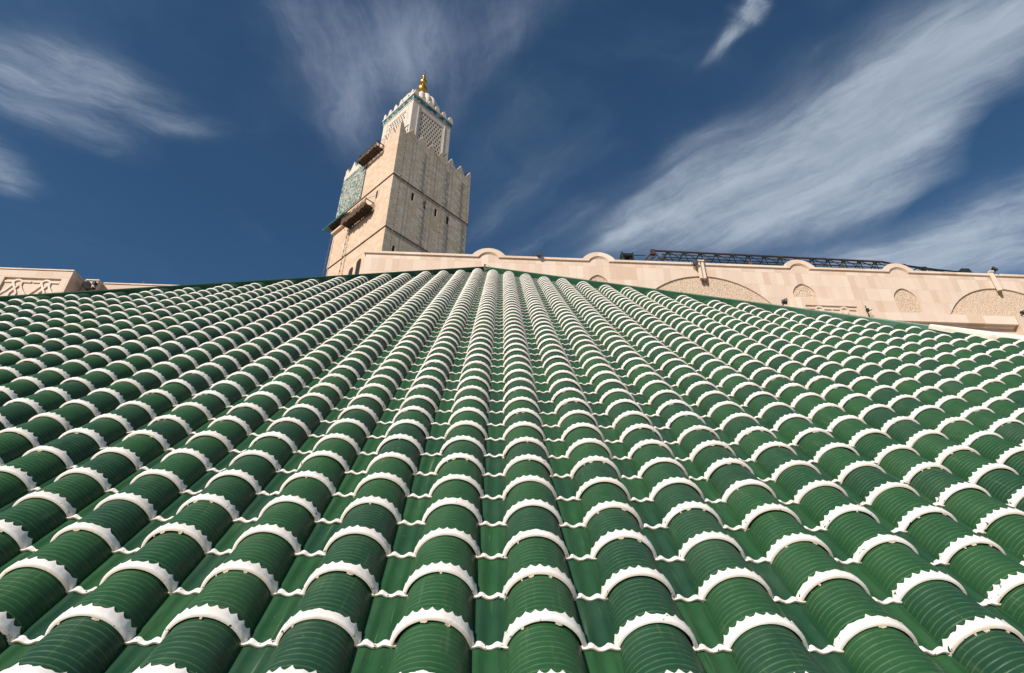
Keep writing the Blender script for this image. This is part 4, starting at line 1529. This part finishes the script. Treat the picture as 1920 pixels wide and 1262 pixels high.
# pierced lattice screens
def lattice(parent, swap):
    m = MB()
    hs = []
    nx, nz = 9, 16
    dxx = (bP - aP) / nx; dzz = (zP1 - zP0) / nz
    for j in range(nz):
        for i in range(nx):
            cx = aP + (i + 0.5) * dxx + (0.25 * dxx if j % 2 else -0.25 * dxx)
            cz = zP0 + (j + 0.45) * dzz
            wv_, hv = dxx * 0.36, dzz * 0.36
            if cx - wv_ < aP + 0.05 or cx + wv_ > bP - 0.05: continue
            hs.append([(cx + wv_ * x, cz + hv * z) for x, z in ((-0.75, -1), (0.75, -1), (1, 0.1), (0.45, 0.7), (0, 1.15), (-0.45, 0.7), (-1, 0.1))])
    m.prism([(aP + 0.003, zP0 + 0.003), (bP - 0.003, zP0 + 0.003), (bP - 0.003, zP1 - 0.003), (aP + 0.003, zP1 - 0.003)], l0 + 0.10, l0 + 0.38, hs)
    if swap: m.v = [(v[1], v[0], v[2]) for v in m.v]
    return m.build("lattice_screen", M_TWHITE, parent, loc=LSH)
lattice(tower, False); lattice(tower, True)
# frieze of teal tiles, and the slab over it
M_FRZ, t_, b_ = material("teal_frieze")
tc_ = t_.node("ShaderNodeTexCoord").outputs["Object"]
vor = t_.node("ShaderNodeTexVoronoi"); vor.inputs["Scale"].default_value = 1.5; t_.put(vor.inputs["Vector"], tc_)
vx = t_.xyz(vor.outputs["Color"])[0]
rp = t_.node("ShaderNodeValToRGB"); cr = rp.color_ramp; cr.interpolation = 'CONSTANT'
cr.elements[0].color = c4(0.02, 0.10, 0.12); cr.elements[1].position = 0.45; cr.elements[1].color = c4(0.05, 0.17, 0.18)
e = cr.elements.new(0.7); e.color = c4(0.33, 0.42, 0.38)
t_.put(rp.inputs[0], vx)
t_.put(b_.inputs["Base Color"], rp.outputs[0]); b_.inputs["Roughness"].default_value = 0.3
m = MB()
f0, f1 = l0 - 0.25, l1 + 0.25
m.box(f0, f1, f0, f1, LT + 0.002, LT + 1.55)
m.build("frieze", M_FRZ, tower, loc=LSH)
m = MB()
m.box(l0 - 0.12, l1 + 0.12, l0 - 0.12, l1 + 0.12, LT - 0.5, LT + 0.001)
m.build("cornice", M_TWHITE, tower, loc=LSH)
m = MB()
s0, s1 = l0 - 0.5, l1 + 0.5
m.box(s0, s1, s0, s1, LT + 1.552, LT + 2.1)
m.build("roof_slab", M_TWHITE, tower, loc=LSH)
LM = [(0.74, 0), (0.74, 0.7), (0.66, 0.75), (0.60, 1.45), (0.36, 1.6), (0.0, 2.1)]
spl = (s1 - s0 - 2.0) / 5
for face in range(4):
    for k in range(6):
        if face in (1, 2) and k in (0, 5) : pass
        cx = s0 + 1.0 + spl * k
        m = MB()
        m.prism(merlon_poly(cx, None, None, LM, LT + 2.102), s0, s0 + 0.6)
        if face == 1: m.v = [(v[1], v[0], v[2]) for v in m.v]
        if face == 2: m.v = [(s0 + s1 - v[1], v[0], v[2]) for v in m.v]
        if face == 3: m.v = [(v[0], s0 + s1 - v[1], v[2]) for v in m.v]
        if face in (1, 2): m.v = [(v[0], min(max(v[1], s0 + 0.602), s1 - 0.602), v[2]) for v in m.v]
        m.build("lantern_merlon", M_TWHITE, tower, loc=LSH)
# melon dome
ZD = zz(149.7)
m = MB()
prof = [(5.3, -3.0), (5.3, 2.6)] + [(6.0 * cos(a), 5.4 + 6.0 * sin(a)) for a in np.radians(np.linspace(-24, 86, 18))]
m.lathe(prof, c_, c_, ZD, 144, mod=lambda t, z: 1.0 if z < 2.7 else 1.0 - 0.13 * (1 - abs(sin(8 * t)) ** 0.75))
m.build("dome", M_TWHITE, tower, smooth='all', loc=LSH)
# gilded finial of three balls and a spike
m = MB()
zf = zz(160.9)
prof = [(1.0, 0), (0.8, 0.4)]
def ball(zc, r):
    return [(max(0.32, r * cos(a)), zc + r * sin(a)) for a in np.radians(np.linspace(-80, 80, 13))]
prof += [(0.6, 2.0)] + ball(4.9, 1.55) + [(0.5, 6.7)] + ball(8.5, 1.15) + [(0.4, 9.9)] + ball(11.2, 0.62) + [(0.26, 12.0), (0.22, 13.2), (0.04, 15.2)]
m.lathe(prof, c_, c_, zf, 28)
m.build("finial", M_GOLD, tower, smooth='all', loc=LSH)

# ------------------------------------------------------------------ hanging ropes on the minaret
def hang_rope(label, x, y, ztop, zbot, ladder=False, group="hoist ropes hanging down the minaret"):
    P = tower.matrix_basis @ Vector((x, y, ztop))
    o = empty("hoist_rope", P, (0, 0, pi / 2 - PHI))
    tag(o, label, "rope", group)
    m = MB()
    L_ = ztop - zbot
    z, pts, rr = 0.0, [(0, 0, 0)], [0.05]
    while z > -L_ + 3:
        z -= random.uniform(1.2, 1.9)
        for dz_, r_ in ((0, 0.055), (0.06, 0.15), (0.42, 0.15), (0.48, 0.055)):
            pts.append((random.uniform(-0.03, 0.03), random.uniform(-0.03, 0.03), z - dz_)); rr.append(r_)
        z -= 0.48
    pts.append((0, 0, -L_)); rr.append(0.05)
    m.tube(pts, rr, 6)
    m.build("rope", M_ROPE, o)
    return o
# top arms from which they hang
for i, (x, lab) in enumerate(((1.5, "dark knotted rope down the right face of the minaret nearest its front corner"),
                              (9.3, "dark knotted rope down the middle of the right face of the minaret"),
                              (14.7, "dark knotted rope on the right minaret face beside the third slit window"),
                              (23.2, "dark knotted rope down the outermost edge of the right face of the minaret"))):
    hang_rope(lab, x, -1.1, Z126 + 1.6, zz(70 if i != 1 else 86))
for i, (y, zt_l, lab) in enumerate(((16.2, 104.5, "knotted rope hanging below the canopy on the left face of the minaret"),
                              (24.4, 103.5, "knotted rope down the far left edge of the minaret"))):
    hang_rope(lab, -0.5, y, zz(zt_l), zz(70))
for x in (1.5, 9.3, 14.7, 23.2):
    m = MB()
    m.box(x - 0.08, x + 0.08, -1.3, 1.8, Z126 + 1.602, Z126 + 1.75)
    m.box(x - 0.08, x + 0.08, 0.8, 0.95, Z126 - 1.2, Z126 + 1.6)
    m.build("davit", M_STEEL, tower)

# ------------------------------------------------------------------ hanging scaffolds
def cradle(label, y0_, y1_, zf_, proj, rail, fringe):
    P = tower.matrix_basis @ Vector((0, y0_, zf_))
    root = empty("hanging_scaffold", P, (0, 0, pi / 2 - PHI))
    tag(root, label, "scaffold", "hanging scaffolds on the left face of the minaret")
    L_ = y1_ - y0_
    m = MB()
    n = 9
    for k in range(n):      # planks
        x0_ = -0.35 - proj + k * proj / n
        m.box(x0_, x0_ + proj / n - 0.03, -random.uniform(0.0, 0.4), L_ + random.uniform(0, 0.4), 0, 0.09)
    k = 0.3
    while k < L_:
        m.box(-0.4 - proj, -0.3, k, k + 0.16, -0.18, -0.002)
        k += 1.1
    m.build("platform", M_WOOD, root)
    m = MB()
    for x in (-0.38 - proj, -0.35):
        for z in (0.3, rail * 0.55, rail):
            m.tube([(x, 0, z), (x, L_, z)], 0.06, 5)
        k = 0
        ns = int(L_ / 1.5)
        for j in range(ns + 1):
            yy = L_ * j / ns
            m.tube([(x, yy, -0.1), (x, yy, rail + 0.3)], 0.06, 5)
            if j < ns:
                y2_ = L_ * (j + 1) / ns
                m.tube([(x, yy, 0.1), (x, y2_, rail)], 0.045, 5)
                m.tube([(x, y2_, 0.1), (x, yy, rail)], 0.045, 5)
    for j in range(int(L_ / 1.5) + 1):
        yy = L_ * j / int(L_ / 1.5)
        m.tube([(-0.38 - proj, yy, -0.3), (-0.35, yy, -0.3)], 0.06, 5)
        m.tube([(-0.38 - proj, yy, -0.3), (-0.35, yy + 1.2, -0.3)], 0.045, 5)
    m.build("railing", M_WOOD, root)
    for x_n in ((-0.46 - proj, -0.33) if fringe else (-0.46 - proj,)):       # torn netting
        lo, hi, k = [], [], 0.0
        while k < L_:
            a_ = random.uniform(-1.4, -0.5) if fringe else random.uniform(-0.25, 0.4)
            b_ = rail * random.uniform(0.2, 0.75) if x_n < -1 else 0.3
            wd = random.uniform(0.25, 0.7)
            lo += [(k, a_), (min(L_, k + wd * 0.8), a_ + random.uniform(-0.2, 0.2))]
            hi += [(k, b_), (min(L_, k + wd * 0.8), b_)]
            k += wd
        m = MB()
        ribbon(m, lo, hi, x_n, x_n + 0.03)
        m.v = [(v[1], v[0], v[2]) for v in m.v]
        m.build("netting", M_NET, root)
    for yy in (0.4, L_ - 0.4):
        m = MB()
        m.tube([(-0.38 - proj, yy, rail), (-0.3, yy, rail + 2.6), (0.0 if not fringe else 0.15, yy, rail + 3.0)], 0.05, 5)
        m.box(-0.38 - proj, 0.0, yy - 0.1, yy + 0.1, rail + 0.3, rail + 0.45)
        m.build("hanger", M_STEEL, root)
    return root
cradle("rusty brown scaffold hanging near the top of the left face of the minaret", 6.2, 14.6, zz(122.3), 2.0, 1.8, False)
cradle("ragged dark brown scaffold hanging lower on the left face beside the teal canopy", 6.2, 16.6, zz(101.9), 2.1, 1.6, True)

# sill props so the floodlights near the wall are carried
def arm(obj_, dx_=0, dy_=0.5):
    pass
for o in bpy.data.objects:
    if o.name.startswith("floodlight") and o.type == 'EMPTY':
        m = MB()
        m.tube([(0, 0, 0.0), (0.0, 0.0, 0.04)], 0.07, 8)
        # arm back to the masonry, turned into the lamp's own frame
        rz = o.rotation_euler[2]
        dv = Matrix.Rotation(-rz, 3, 'Z') @ Vector((-sin(BA), cos(BA), 0)) * 0.62
        m.tube([(0, 0, 0.0), tuple(dv)], 0.03, 6)
        m.build("mounting_arm", M_STEEL, o)
print("covers", len(covers), "pans", len(pans))
